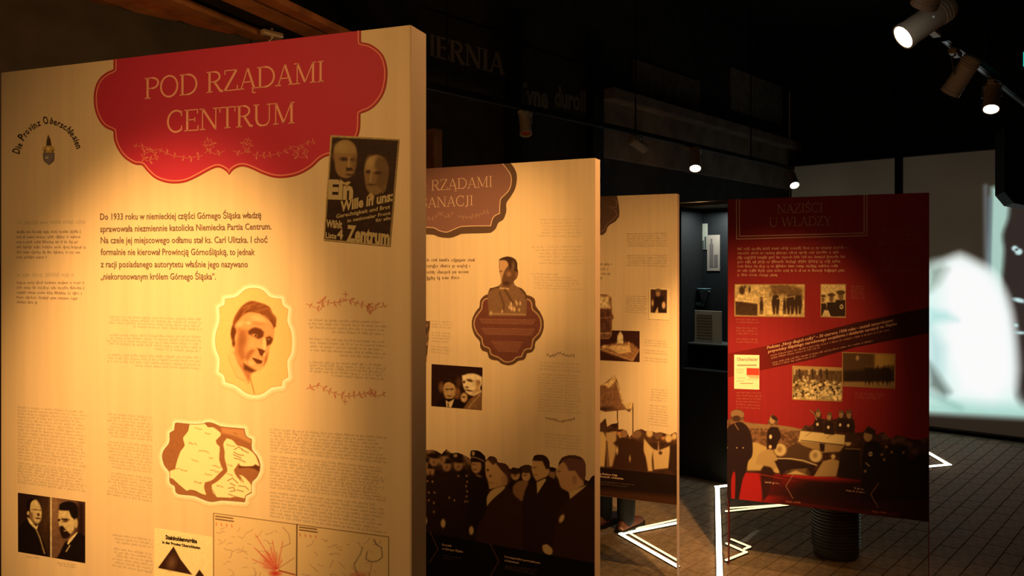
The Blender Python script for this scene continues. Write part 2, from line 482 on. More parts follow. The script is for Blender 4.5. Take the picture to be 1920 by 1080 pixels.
def sprig(ink, pts, w, leaf, seed=0, dens=.7):
    r = random.Random(seed); ink.ribbon(pts, w)
    for a, b in zip(pts, pts[1:]):
        a = Vector(a); b = Vector(b); n = max(1, int((b - a).length / leaf * dens))
        for k in range(n):
            p = a.lerp(b, (k + .5) / n)
            for sgn in (-1, 1):
                th = math.atan2((b - a).y, (b - a).x) + sgn * (0.7 + r.random() * .8)
                d = Vector((math.cos(th), math.sin(th))); nn = Vector((-d.y, d.x)); l = leaf * (.6 + .7 * r.random())
                ink.quad(p, p + d * l * .5 + nn * l * .2, p + d * l, p + d * l * .5 - nn * l * .2)

# ================================================================== THE SETTING
Q = 1 / math.hypot(.893, 1)
D1 = (.893 * Q, Q)                    # along the left wall, away from the camera
D2 = (Q, -.893 * Q)                   # along the projection wall, to the right
CORN = (3.04, 8.78)
LW = Plane((CORN[0] - D1[0] * 9.0, CORN[1] - D1[1] * 9.0), D1)
PW = Plane(CORN, D2)

def plane_box(name, pl, u0, u1, v0, v1, y0, y1, m, parent=None, bev=0.0):
    """box in the frame of a plane; without a parent it gets the plane's place and turn"""
    bm = bmesh.new()
    if parent is None:
        add_box(bm, 0, u1 - u0, y0, y1, 0, v1 - v0, bev)
        o = from_bm(name, bm, m)
        o.location = pl.world(u0, v0); o.rotation_euler = (0, 0, pl.ang)
    else:
        add_box(bm, u0, u1, y0, y1, v0, v1, bev)
        o = from_bm(name, bm, m, parent)
    return o

tag(plane_box('wall_left', LW, 0, 9.0, 0, 4.0, 0, .15, M_DARK), kind='structure')
tag(plane_box('wall_back', PW, 0, 5.0, 0, 4.0, .03, .18, M_DARK), kind='structure')
tag(box('ceiling', (-6, 8, -2, 11, 4.0, 4.1), mat('ceiling_black', (.012, .011, .010), .95, .3, 3)), kind='structure')
floor = tag(box('floor', (-6, 8, -2, 11, -.12, -.006), mat('floor_bed', (.19, .13, .08), .9, .25, 30, bump=.3)), kind='structure')

# stone setts of the floor, laid in running bond along the room's axes
def floor_setts():
    r = random.Random(3)
    ms = [mat('sett_%s' % k, c, .78, .28, 26, bump=.5) for k, c in
          (('brown', (.25, .165, .10)), ('grey', (.235, .16, .10)), ('umber', (.27, .175, .105)))]
    a, b, g = .20, .10, .003
    protos = []
    for m in ms:
        bm = bmesh.new(); add_box(bm, -a / 2 + g / 2, a / 2 - g / 2, -b / 2 + g / 2, b / 2 - g / 2, -.006, 0)
        for v in bm.verts:
            if v.co.z > -.003: v.co.x *= .985; v.co.y *= .97
        me = bpy.data.meshes.new('sett'); bm.to_mesh(me); bm.free(); me.materials.append(m); protos.append(me)
    cells = []
    for j in range(-14, 92):
        for i in range(-52, 3):
            s = i * a + (a / 2 if j % 2 else 0); t = j * b
            X = CORN[0] + D1[0] * s + D2[0] * t; Z = CORN[1] + D1[1] * s + D2[1] * t
            if Z < 3.2 or s > -.12 or t < .06: continue
            px = CX + F * X / Z; py = HY + F * EYE / Z
            if 1040 < px < 2020 and py < 1260: cells.append((Z, px, py, X, Z))
    def seen(c):
        px, py = c[1], c[2]
        if py > 1088 or px > 1925: return False
        return (1272 < px < 1366 and py > 880) or px > 1738 or (py > 945 + max(0, px - 1363) * .1) 
    near = sorted([c for c in cells if seen(c)])[:290]
    ids = {(c[3], c[4]) for c in near}
    ang = math.atan2(D1[1], D1[0])
    for c in near:
        o = bpy.data.objects.new('sett', protos[r.choice((0, 0, 1, 2))]); COL.objects.link(o); o.parent = floor
        o.location = (c[3], c[4], r.uniform(-.0012, .0)); o.rotation_euler = (r.uniform(-.005, .005), r.uniform(-.004, .004), ang)
    vs, fs = [], []
    ca, sa = math.cos(ang), math.sin(ang)
    for c in cells:
        if (c[3], c[4]) in ids: continue
        z = r.uniform(-.0012, 0); o = len(vs)
        for zz, k in ((-.006, 1), (z, .978)):
            for x, y in ((-1, -1), (1, -1), (1, 1), (-1, 1)):
                x = x * (a - g) / 2 * k; y = y * (b - g) / 2 * k
                vs.append((c[3] + x * ca - y * sa, c[4] + x * sa + y * ca, zz))
        fs += [tuple(o + q for q in f) for f in ((4, 5, 6, 7), (0, 1, 5, 4), (1, 2, 6, 5), (2, 3, 7, 6), (3, 0, 4, 7))]
    tag(raw('distant_setts', vs, fs, ms[0], floor), kind='stuff')
floor_setts()

# cornice and fascia of the street-front on the left wall
M_CORN = mat('cornice_plaster', (.20, .16, .125), .85, .3, 5)
def lwu(px): return float(LW.loc(px, 500)[0])
u11, u14 = lwu(1119), 9.0
o = tag(plane_box('trim_1', LW, u11, u14, 2.86, 2.95, -.16, 0, M_CORN, bev=.01), kind='structure')
o = tag(plane_box('trim_2', LW, u11, u14, 2.44, 2.86, -.06, 0, M_CORN), kind='structure')
for i, (pa, pb) in enumerate(((944, 966), (1098, 1118))):
    tag(plane_box('trim_%d' % (i + 3), LW, lwu(pa), lwu(pb), 0, 3.3, -.07, 0, M_BLACK), kind='structure')
M_WOOD = mat('old_wood', (.20, .10, .05), .75, .45, 9)
tag(plane_box('trim_5', LW, lwu(797), lwu(812), 0, 2.42, -.08, 0, M_WOOD), kind='structure')

# timber canopy above the left part of the street-front (planks and one dark beam)
can = tag(empty('timber_canopy', (-1.9, 3.3, 2.72)), 'dark timber canopy of planks high behind the large beige board', 'canopy')
def canopy_piece(name, c0, c1, z0, z1, Z0, Z1, m):
    vs = []
    for z in (z0, z1):
        for c, Z in ((c0, Z0), (c1, Z0), (c1, Z1), (c0, Z1)):
            vs.append((c + .398 * Z + 1.9, Z - 3.3, z - 2.72))
    raw(name, vs, [(3, 2, 1, 0), (4, 5, 6, 7), (0, 1, 5, 4), (1, 2, 6, 5), (2, 3, 7, 6), (3, 0, 4, 7)], m, can)
M_PL = [mat('plank_brown', (.26, .115, .04), .75, .4, 7), mat('plank_shaded', (.13, .06, .025), .75, .4, 7), mat('plank_rust', (.30, .11, .035), .75, .4, 7)]  # the second tone puts the canopy's dimmer light into the wood colour
def wallZ(c): # where the line X = c + .398 Z meets the left wall
    return min(4.5, (CORN[0] - .893 * CORN[1] - c) / (.398 - .893) - .06)
c = -3.46
k = 0
while c < -2.78:
    canopy_piece('plank', c, c + .094, 2.72, 2.75, 2.6, wallZ(c + .094) , M_PL[1] if c < -3.1 else M_PL[(0, 2)[k % 2]])
    c += .10; k += 1
canopy_piece('beam', -2.75, -2.57, 2.76, 2.86, 2.6, wallZ(-2.57), M_BLACK)
canopy_piece('plank', -2.56, -2.44, 2.72, 2.75, 2.6, wallZ(-2.44), M_PL[0])
canopy_piece('plank', -2.41, -2.34, 2.72, 2.75, 2.6, wallZ(-2.34), M_PL[2])

# ================================================================== DISPLAY BOARDS
def board(name, L, R, W, vb, label, front, edge):
    u = (R[0] - L[0], R[1] - L[1]); pl = Plane(L, u)
    W = W or math.hypot(*u)
    e = empty(name, (L[0], L[1], 0), pl.ang)
    tag(e, label, 'display board', 'display boards standing in a row')
    H = 1.96
    bm = bmesh.new(); add_box(bm, 0, W, 0, .05, vb, H, .0015); from_bm('printed_core', bm, front, e)
    for x0 in (-.0012, W - .0012):
        bm = bmesh.new(); add_box(bm, x0, x0 + .0024, .0008, .0492, 0.0, H - .001); from_bm('edge_strip', bm, edge, e)
    bm = bmesh.new(); add_box(bm, .003, W - .003, .021, .029, 0.0, vb + .01); from_bm('glass_skirt', bm, M_GLASS, e)
    return e, pl, W
def Rt(L, u, W):
    n = math.hypot(*u); return (L[0] + u[0] / n * W, L[1] + u[1] / n * W)
def Lf(R, u, W):
    n = math.hypot(*u); return (R[0] - u[0] / n * W, R[1] - u[1] / n * W)
R1 = (-.1508, 1.19); L1 = (-.947, 1.483)
B1, P1, W1 = board('display_board', L1, R1, None, .40, 'beige board with a large red scalloped banner reading POD RZĄDAMI CENTRUM', M_PAPER, M_EDGE)
R2 = (.2735, 2.647); u2 = (.898, -.44); L2 = Lf(R2, u2, .95)
B2, P2, W2 = board('display_board', L2, R2, .95, .36, 'beige board with a brown banner, an officer bust medallion and a crowd print', M_PAPER, M_EDGE)
R3 = (.812, 3.94); u3 = (.912, -.41); L3 = Lf(R3, u3, .95)
B3, P3, W3 = board('display_board', L3, R3, .95, .425, 'beige board mostly hidden, with a procession print under a canopy', M_PAPER, M_EDGE)
L4 = (1.157, 4.286); u4 = (.868, -.401); R4 = Rt(L4, u4, .956)
B4, P4, W4 = board('display_board', L4, R4, .956, .36, 'dark red board titled NAZIŚCI U WŁADZY with an open car print', M_REDP, mat('red_edge', (.16, .01, .012), .7))

# ================================================================== PROJECTION, RAILS, LAMPS
#PRINTS#

def track(label, pts, name='lamp_track'):
    a, b = Vector(pts[0]), Vector(pts[1]); d = b - a
    e = tag(empty(name, a, math.atan2(d.y, d.x)), label, 'lamp track')
    bm = bmesh.new(); add_box(bm, 0, d.length, -.018, .018, -.018, .018, .003); from_bm('rail', bm, M_TRACK, e)
    bm = bmesh.new(); add_box(bm, 0, d.length, -.004, .004, -.0205, -.0175); from_bm('conductor_slot', bm, M_STEEL, e)
    n = max(2, int(d.length / 1.6))
    for i in range(n):
        x = d.length * (i + .5) / n
        bm = bmesh.new(); add_lathe(bm, [(.006, 0), (.006, 4.0 - a.z - .018)], 8, Matrix.Translation((x, 0, .018)))
        from_bm('hanger_rod', bm, M_TRACK, e)
    return e
def tp(px0, h, base):
    """point of a track through base along D1, seen at column px0"""
    k = (px0 - CX) / F
    s = (k * base[1] - base[0]) / (.893 - k)
    return Vector((base[0] + .893 * s, base[1] + s, h))
T1, T2, T3 = (-.47, 4.41), (2.0, 3.61), (-.75, .12)
track('long black lamp track running along the left wall above the boards', (tp(560, 2.60, T1), tp(1487, 2.60, T1)))
track('black lamp track with grey conductor at the upper right corner', (tp(1772, 2.60, T2), tp(2050, 2.60, T2)))
track('black lamp track in front of the boards over the visitor aisle', (Vector((-.95, -.11, 2.72)), Vector((1.62, 2.90, 2.72))))

def lamp(label, loc, aim, th, on=True, size=1.0, lens=None, group='spot lamps on the lamp tracks'):
    loc = Vector(loc); ax = (Vector(aim) - loc).normalized()
    e = tag(empty('spot_lamp', loc), label, 'spot lamp', group)
    M = frame_mat((0, 0, 0), ax)
    R, Ln = .043 * size, .10 * size
    bm = bmesh.new()
    add_lathe(bm, [(R * .55, -Ln), (R * .9, -Ln * .96), (R, -Ln * .85), (R, Ln * .72), (R * 1.06, Ln * .74), (R * 1.06, Ln * .92),
                   (R * .93, Ln * .92), (R * .86, Ln * .80)], 32, M, cap=False)
    bm.faces.new([v for v in bm.verts[:32]][::-1]) if hasattr(bm.verts, 'ensure_lookup_table') and (bm.verts.ensure_lookup_table() or True) else None
    from_bm('lamp_shell', bm, M_LAMP, e, smooth=False)
    bm = bmesh.new(); add_lathe(bm, [(R * .87, Ln * .79), (R * .6, Ln * .83), (.001, Ln * .85)], 32, M, cap=False)
    from_bm('lens', bm, M_LENS if on else (lens or M_BLACK), e)
    for k in range(3):
        bm = bmesh.new(); z = -Ln * (.78 - k * .12)
        add_lathe(bm, [(R * 1.0, z), (R * 1.05, z + .002), (R * 1.05, z + .006), (R, z + .008)], 24, M, cap=False)
        from_bm('cooling_ring', bm, M_LAMP, e)
    # yoke up to the track
    tz = Vector(th) - loc
    side = ax.cross(Vector((0, 0, 1))).normalized() * (R + .006)
    bm = bmesh.new(); mid = tz * .72
    add_tube(bm, [side, side * 1.0 + mid * .75, mid], .004, 8); add_tube(bm, [-side, -side + mid * .75, mid], .004, 8)
    from_bm('yoke', bm, M_STEEL, e)
    bm = bmesh.new(); add_tube(bm, [mid, tz * .98], .007, 8); from_bm('stem', bm, M_LAMP, e)
    bm = bmesh.new(); Ma = Matrix.Translation(tz) @ Matrix.Rotation(math.atan2(D1[1], D1[0]), 4, 'Z')
    add_box(bm, -.055, .055, -.017, .017, -.048, -.023, .004, Ma); from_bm('track_adapter', bm, M_LAMP, e)
    return e
def over(p, base, h=2.60):
    # nearest point on the track through base
    d = Vector((.893 * Q, Q)); b = Vector(base); q = Vector((p[0], p[1])) - b
    r_ = b + d * q.dot(d); return (r_.x, r_.y, h)
la = LAMPS
lamp('large lit spot lamp at the upper right, tilted towards the lower left', la['A'][0], la['A'][1], (1.77, 3.355, 2.62), size=1.15)
lamp('unlit spot lamp hanging between the two lit ones at upper right', (2.0, 3.56, 2.45), (1.72, 4.1, 1.7), over((2.0, 3.61), T2), on=False, size=.95)
lamp('lit spot lamp nearest the right edge, under the grey track', la['C'][0], la['C'][1], over(la['C'][0], T2), size=.9)
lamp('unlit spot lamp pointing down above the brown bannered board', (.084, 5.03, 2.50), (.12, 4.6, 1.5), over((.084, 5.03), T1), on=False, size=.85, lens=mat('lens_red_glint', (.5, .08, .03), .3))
lamp('unlit spot lamp lying nearly level on the wall track', (.938, 5.95, 2.51), (1.6, 6.5, 2.2), over((.938, 5.99), T1), on=False, size=.85)
lamp('lit round spot lamp facing the viewer, left of the far pair', la['F'][0], la['F'][1], over(la['F'][0], T1), size=1.1)
lamp('lit round spot lamp facing the viewer, right end of the wall track', la['G'][0], la['G'][1], over(la['G'][0], T1), size=1.1)
lamp('spot lamp peeping over the top edge of the red bannered board', (-1.17, 3.90, 2.56), (-1.3, 3.3, 1.6), (-1.17, 3.90, 2.77), on=False)
for k, n_ in (('first', 'red scalloped banner board'), ('second', 'brown bannered board'), ('third', 'third board in the row'), ('fourth', 'dark red board'), ('edge_fill', 'right edge of the first board, added to brighten it')):
    p = la[k][0]; lamp('lit spot lamp overhead aimed at the ' + n_, p, la[k][1], (p[0], p[1] , 2.72) , size=1.0)
# added uplighter, unseen behind the first board, fixture for the canopy light
up = tag(empty('added_uplighter', (-1.2, 2.2, 1.80)), 'added unseen uplighter behind the first board, made up to light the timber canopy', 'uplighter')
bm = bmesh.new(); add_lathe(bm, [(.05, -.06), (.07, .02), (.062, .02), (.045, -.04)], 24, cap=True); from_bm('added_shade', bm, M_LAMP, up)
bm = bmesh.new(); add_lathe(bm, [(.012, -1.80), (.012, -.06)], 12); from_bm('pole', bm, M_TRACK, up)
bm = bmesh.new(); add_lathe(bm, [(.13, -1.80), (.13, -1.785), (.02, -1.775)], 24); from_bm('added_base', bm, M_TRACK, up)

# black pole, rail and speaker before the projection
def pwpt(px, off, h):
    u = float(PW.loc(px, 500)[0]); return PW.world(u, h, -off)
p = pwpt(1698, .22, 0)
pole = tag(empty('support_pole', p), 'black round pole in front of the projection wall, above the red board', 'pole')
bm = bmesh.new(); add_lathe(bm, [(.038, 0.012), (.038, 4.0)], 24); from_bm('tube', bm, M_BLACK, pole)
bm = bmesh.new(); add_lathe(bm, [(.09, 0), (.09, .012), (.045, .02)], 24); from_bm('flange', bm, M_BLACK, pole)
a, b = pwpt(1470, .12, 2.72), pwpt(2080, .12, 2.72)
rail = tag(empty('screen_rail', a, math.atan2((b - a).y, (b - a).x)), 'black horizontal rail along the top of the projection', 'rail')
bm = bmesh.new(); add_box(bm, 0, (b - a).length, -.04, .04, -.04, .04, .006); from_bm('bar', bm, M_BLACK, rail)
for i in range(4):
    bm = bmesh.new(); x = (b - a).length * (i + .5) / 4; add_box(bm, x - .02, x + .02, .04, .13, -.02, .02); from_bm('bracket', bm, M_BLACK, rail)
sp = tag(empty('hanging_speaker', (3.22, 5.0, 2.2), -.35), 'black loudspeaker hanging at the right edge before the projection', 'loudspeaker')
bm = bmesh.new()
prof = [(-.15, .26), (-.15, -.14), (-.10, -.21), (.15, -.27), (.15, .26)]
v0 = [bm.verts.new((x, -.13, z)) for x, z in prof]; v1 = [bm.verts.new((x, .13, z)) for x, z in prof]
bm.faces.new(v0); bm.faces.new(v1[::-1])
for i in range(5): bm.faces.new((v0[i], v1[i], v1[(i + 1) % 5], v0[(i + 1) % 5]))
from_bm('cabinet', bm, M_BLACK, sp)
bm = bmesh.new(); add_box(bm, -.13, .13, -.137, -.13, -.12, .24, .003); from_bm('grille', bm, M_TRACK, sp)
bm = bmesh.new(); add_tube(bm, [(0, 0, .26), (0, 0, 1.8)], .012, 8); from_bm('suspension_rod', bm, M_TRACK, sp)
ex = floor_at(1918, 700); z_ = 4.6
ind = tag(empty('indicator_light', ((1921 - CX) / F * z_, z_, EYE + (HY - 111) / F * z_)), 'tiny teal indicator light at the upper right edge', 'indicator light')
bm = bmesh.new(); add_box(bm, -.006, .03, -.004, .004, -.042, .042, .002); from_bm('diffuser', bm, mat('teal_glow', (.02, .55, .45), emit=1.0), ind)
bm = bmesh.new(); add_box(bm, -.01, .034, .004, .03, -.05, .05, .002); from_bm('housing', bm, M_BLACK, ind)
bm = bmesh.new(); add_tube(bm, [(.012, .017, .05), (.012, .017, 4.0 - ind.location.z)], .004, 6); from_bm('suspension_wire', bm, M_TRACK, ind)

# ================================================================== LIGHT STRIPS let into the floor, and strips put in for glass reflections
def strip(label, pts, wd, m, name='light_or_reflection_strip', group='glowing strips in the floor and strips for glass reflections'):
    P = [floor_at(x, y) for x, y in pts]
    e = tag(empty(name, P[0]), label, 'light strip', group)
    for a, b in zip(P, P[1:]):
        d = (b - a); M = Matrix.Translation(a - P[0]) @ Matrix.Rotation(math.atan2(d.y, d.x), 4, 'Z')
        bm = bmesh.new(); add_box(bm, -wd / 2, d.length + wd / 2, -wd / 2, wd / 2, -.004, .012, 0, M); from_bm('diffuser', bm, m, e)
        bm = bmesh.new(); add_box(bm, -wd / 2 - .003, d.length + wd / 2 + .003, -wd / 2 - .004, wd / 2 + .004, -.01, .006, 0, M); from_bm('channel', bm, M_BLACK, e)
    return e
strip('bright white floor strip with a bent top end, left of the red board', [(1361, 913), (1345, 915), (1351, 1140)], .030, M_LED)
strip('lower white chevron pointing left, reflection in the procession board glass built as a strip', [(1269, 983), (1164, 1004), (1269, 1064)], .020, M_LED)  # from here to the small chevrons: reflections in the glass built as glowing strips
strip('upper thinner chevron pointing left, reflection in the procession board glass built as a strip', [(1269, 977), (1173, 998), (1269, 1053)], .011, M_LED_REFL)
strip('lower long thin reflection in the glass under the red board, built as a strip', [(1362, 961), (1477, 949)], .013, M_LED_REFL)
strip('upper long thin reflection in the glass under the red board, built as a strip', [(1368, 955), (1477, 948)], .010, M_LED_REFL)
strip('lower small chevron pointing right, reflection in the red board glass built as a strip', [(1363, 1022), (1399, 1038), (1362, 1053)], .012, M_LED_REFL)
strip('upper small chevron pointing right, reflection in the red board glass built as a strip', [(1372, 1014), (1406, 1028), (1396, 1032)], .010, M_LED_REFL)
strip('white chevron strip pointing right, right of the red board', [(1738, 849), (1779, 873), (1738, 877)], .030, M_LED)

# ================================================================== SHOWCASE between the procession board and the red board
cz, cx0, cx1 = 6.16, 1.286, 1.78
sc = tag(empty('display_case', (cx0, cz, 0), -math.atan(.893)), 'tall black glazed showcase between the procession board and the red board', 'showcase')
Cw, Cd, Ch = .44, .36, 2.06
def cb(name, d, m, bev=.003):
    bm = bmesh.new(); add_box(bm, *d, bev); return from_bm(name, bm, m, sc)
cb('plinth', (0, Cw, 0, Cd, 0, .82), M_BLACK)
cb('side_panel', (0, .02, 0, Cd, .82, Ch), M_BLACK); cb('side_panel', (Cw - .03, Cw, 0, Cd, .82, Ch), M_BLACK)
cb('back_panel', (.02, Cw - .03, Cd - .02, Cd, .82, Ch), mat('case_back', (.008, .009, .010), .6))
cb('top_panel', (0, Cw, 0, Cd, Ch, Ch + .03), mat('case_top', (.12, .085, .03), .5))
cb('shelf', (.0201, Cw - .0301, .10, Cd - .0201, .998, 1.01), mat('glass_shelf', (.16, .17, .16), .25), 0)
cb('pane', (.02, Cw - .03, .004, .010, .82, Ch), M_GLASS, 0)
SCP = Plane((cx0, cz), (1, -.893))
def case_uv(px, py):
    u, v = SCP.loc(px, py); return float(u), float(v)
def on_case(name, label, cat, x0, y0, x1, y1, back, thick, m, group=None, stand=None):
    q_ = SCP.world(0, 0, back); pb = Plane((q_.x, q_.y), (1, -.893)); u0, v1 = map(float, pb.loc(x0, y0)); u1, v0 = map(float, pb.loc(x1, y1))
    if stand is not None: v1 += stand - v0; v0 = stand
    e = tag(empty(name, SCP.world(u0, v0, back), SCP.ang), label, cat, group)
    bm = bmesh.new(); add_box(bm, 0, u1 - u0, -thick, 0, 0, v1 - v0, .001); from_bm('card', bm, m, e)
    return e, u1 - u0, v1 - v0
e, ww, hh = on_case('postcard', 'pale postcard with a street view, higher one in the showcase', 'postcard', 1303, 420, 1327, 468, .335, .003, mat('postcard_pale', (.30, .30, .24), .6), 'postcards in the showcase')
for i in range(5):
    bm = bmesh.new(); add_box(bm, .004 + i * ww / 5.5, .004 + i * ww / 5.5 + ww / 7, -.0045, -.003, .004, hh * (.35 + .3 * ((i * 7) % 3) / 2)); from_bm('printed_house', bm, mat('postcard_ink', (.05, .055, .05), .7), e)
e, ww, hh = on_case('postcard', 'brownish postcard with a church view, lower one in the showcase', 'postcard', 1326, 441, 1350, 508, .335, .003, mat('postcard_tan', (.27, .22, .18), .6), 'postcards in the showcase')
for x0, x1, h0, h1 in ((.2, .5, .1, .75), (.28, .42, .75, .9), (.55, .85, .1, .45)):
    bm = bmesh.new(); add_box(bm, ww * x0, ww * x1, -.0045, -.003, hh * h0, hh * h1); from_bm('printed_church', bm, mat('postcard_ink2', (.11, .09, .08), .7), e)
e, ww, hh = on_case('open_booklet', 'cream card with printed lines standing on the glass shelf', 'booklet', 1304, 600, 1354, 664, .16, .012, mat('cream_card', (.62, .55, .42), .6), stand=1.01)
for i in range(9):
    bm = bmesh.new(); add_box(bm, ww * .08, ww * .66, -.0135, -.012, hh * (.12 + i * .09), hh * (.155 + i * .09)); from_bm('printed_line', bm, mat('card_ink', (.16, .13, .10), .7), e)
for k, (x, y, rr) in enumerate(((1320, 543, .055), (1308, 569, .035))):
    q_ = SCP.world(0, 0, .25); u, v = map(float, Plane((q_.x, q_.y), (1, -.893)).loc(x, y))
    e = tag(empty('glass_dish', SCP.world(u, v, .25), SCP.ang), ('wider' if k == 0 else 'smaller') + ' bluish glass dish on a bracket in the showcase', 'dish', 'glass dishes in the showcase')
    bm = bmesh.new(); add_lathe(bm, [(rr * .5, -.012), (rr * .9, 0), (rr, .008), (rr * .96, .010), (rr * .4, -.006)], 24); from_bm('bowl', bm, mat('blue_glass', (.10, .19, .22), .25), e)
    bm = bmesh.new(); add_tube(bm, [(0, 0, -.012), (0, .088, -.02)], .006, 8); from_bm('bracket', bm, M_STEEL, e)
sl = bpy.data.lights.new('case_light', 'AREA'); sl.energy = 7; sl.size = .2; sl.color = (.85, .95, 1)
so = bpy.data.objects.new('case_light', sl); COL.objects.link(so); so.location = SCP.world(.26, 2.03, .14)

# ================================================================== RIBBED BIN behind the red board
q = floor_at(1567, 1040)
bn = tag(empty('ribbed_bin', q), 'dark ribbed round bin seen through the glass under the red board', 'bin')
pf = [(.10, 0.0), (.118, .012)]
for i in range(22):
    z = .05 + i * .018; pf += [(.120, z), (.128, z + .006), (.128, z + .011), (.120, z + .016)]
pf += [(.124, .46), (.118, .46), (.112, .05)]
bm = bmesh.new(); add_lathe(bm, pf, 40, cap=True); from_bm('ribbed_body', bm, mat('bin_body', (.06, .05, .048), .4), bn)
bm = bmesh.new(); add_lathe(bm, [(.122, .446), (.134, .448), (.134, .472), (.110, .476), (.108, .45)], 40, cap=False); from_bm('rim', bm, M_BLACK, bn)

# ================================================================== VISITOR behind the procession board
def skin(name, verts, edges, radii, m, parent, sub=2):
    me = bpy.data.meshes.new(name); me.from_pydata(verts, edges, [])
    o = bpy.data.objects.new(name, me); COL.objects.link(o); o.parent = parent
    md = o.modifiers.new('s', 'SKIN'); md.use_smooth_shade = True
    for v, r_ in zip(me.skin_vertices[0].data, radii):
        v.radius = r_ if isinstance(r_, tuple) else (r_, r_)
    me.skin_vertices[0].data[0].use_root = True
    sb = o.modifiers.new('u', 'SUBSURF'); sb.levels = sub; sb.render_levels = sub
    me.materials.append(m)
    return o
q = floor_at(1152, 990)
ps = tag(empty('person', q, .9), 'person in dark trousers and brown shoes standing behind the procession board', 'person')
M_SKIN = mat('skin', (.50, .30, .21), .6); M_JEAN = mat('dark_denim', (.007, .008, .012), .9, .3, 60)
M_JACK = mat('dark_jacket', (.03, .03, .035), .85); M_SHOE = mat('brown_leather', (.11, .035, .02), .5); M_HAIR = mat('dark_hair', (.03, .02, .012), .8)
# x = the way the person faces, y = side
skin('trousers', [(0, 0, .95), (.0, .09, .88), (.01, .085, .50), (0, .078, .012), (0, -.09, .88), (.015, -.085, .50), (0, -.078, .012)],
     [(0, 1), (1, 2), (2, 3), (0, 4), (4, 5), (5, 6)], [(.15, .12), .095, .070, .056, .095, .070, .056], M_JEAN, ps)
skin('jacket', [(0, 0, .90), (0, 0, 1.15), (0, 0, 1.38), (0, .17, 1.42), (-.02, .23, 1.16), (.06, .22, .94), (0, -.17, 1.42), (-.02, -.23, 1.16), (.06, -.22, .94), (0, 0, 1.46)],
     [(0, 1), (1, 2), (2, 3), (3, 4), (4, 5), (2, 6), (6, 7), (7, 8), (2, 9)], [(.17, .12), (.16, .12), (.17, .12), .065, .055, .045, .065, .055, .045, .06], M_JACK, ps)
skin('body', [(0, 0, 1.44), (0.0, 0, 1.52), (.01, 0, 1.60), (.015, 0, 1.68), (.085, 0, 1.55), (.105, 0, 1.605)],
     [(0, 1), (1, 2), (2, 3), (2, 4), (2, 5)], [.055, .052, (.078, .085), (.070, .085), .035, .012], M_SKIN, ps)
for sy in (-1, 1):
    bm = bmesh.new()
    add_lathe(bm, [(.004, -.012), (.011, -.006), (.011, .006), (.004, .012)], 12, Matrix.Translation((.083, sy * .030, 1.625)))
    from_bm('eye', bm, mat('eye_dark', (.02, .015, .01), .2), ps, True)
    bm = bmesh.new(); bmesh.ops.create_uvsphere(bm, u_segments=10, v_segments=8, radius=1)
    for v in bm.verts: v.co = Vector((v.co.x * .018, v.co.y * .008 + sy * .082, v.co.z * .032 + 1.61))
    from_bm('ear', bm, M_SKIN, ps, True)
    # hand: palm and five fingers
    b0 = Vector((.06, sy * .22, .90))
    V = [b0, b0 + Vector((.015, 0, -.08))]; E = [(0, 1)]; Rr = [(.024, .020), (.038, .018)]
    for j, (dx, ln) in enumerate(((.030, .070), (.012, .080), (-.008, .074), (-.028, .058))):
        k0 = len(V); V += [b0 + Vector((.015 + dx, 0, -.095)), b0 + Vector((.018 + dx, -sy * .006, -.095 - ln * .55)), b0 + Vector((.018 + dx, -sy * .02, -.095 - ln))]
        E += [(1, k0), (k0, k0 + 1), (k0 + 1, k0 + 2)]; Rr += [.0095, .0088, .0075]
    k0 = len(V); V += [b0 + Vector((.048, -sy * .01, -.055)), b0 + Vector((.062, -sy * .016, -.095))]; E += [(0, k0), (k0, k0 + 1)]; Rr += [.011, .009]
    skin('hand', V, E, Rr, M_SKIN, ps, 1)
    # shoe
    bm = bmesh.new(); secs = [(-.07, .028, .045), (-.04, .034, .055), (.02, .036, .058), (.09, .042, .045), (.15, .040, .036), (.185, .022, .024)]
    rings = []
    for x, w_, h_ in secs:
        rings.append([bm.verts.new((x, sy * .078 + w_ * c_, .018 + max(0, h_ * s_))) for c_, s_ in [(math.cos(PI * i / 8), math.sin(PI * i / 8)) for i in range(9)]])
    for A_, B_ in zip(rings, rings[1:]):
        for i in range(8): bm.faces.new((A_[i], A_[i + 1], B_[i + 1], B_[i]))
        bm.faces.new((A_[8], A_[0], B_[0], B_[8]))
    bm.faces.new(rings[0]); bm.faces.new(rings[-1][::-1])
    sh = from_bm('shoe', bm, M_SHOE, ps, True)
    bm = bmesh.new(); vs_ = [(-.075, .03), (-.04, .042), (.09, .050), (.16, .046), (.197, .02)]
    ring = [(x, w_) for x, w_ in vs_] + [(x, -w_) for x, w_ in vs_[::-1]]
    lo = [bm.verts.new((x, sy * .078 + y, 0)) for x, y in ring]; hi = [bm.verts.new((x, sy * .078 + y, .020)) for x, y in ring]
    bm.faces.new(lo[::-1]); bm.faces.new(hi)
    for i in range(len(ring)): bm.faces.new((lo[i], lo[(i + 1) % len(ring)], hi[(i + 1) % len(ring)], hi[i]))
    from_bm('sole', bm, M_BLACK, sh)
bm = bmesh.new(); bmesh.ops.create_uvsphere(bm, u_segments=20, v_segments=14, radius=1)
for v in list(bm.verts):
    v.co = Vector((v.co.x * .098 + .002, v.co.y * .086, v.co.z * .10 + 1.655))
bmesh.ops.delete(bm, geom=[v for v in bm.verts if v.co.x > .045 and v.co.z < 1.70 or v.co.z < 1.60], context='VERTS')
from_bm('hair', bm, M_HAIR, ps, True)

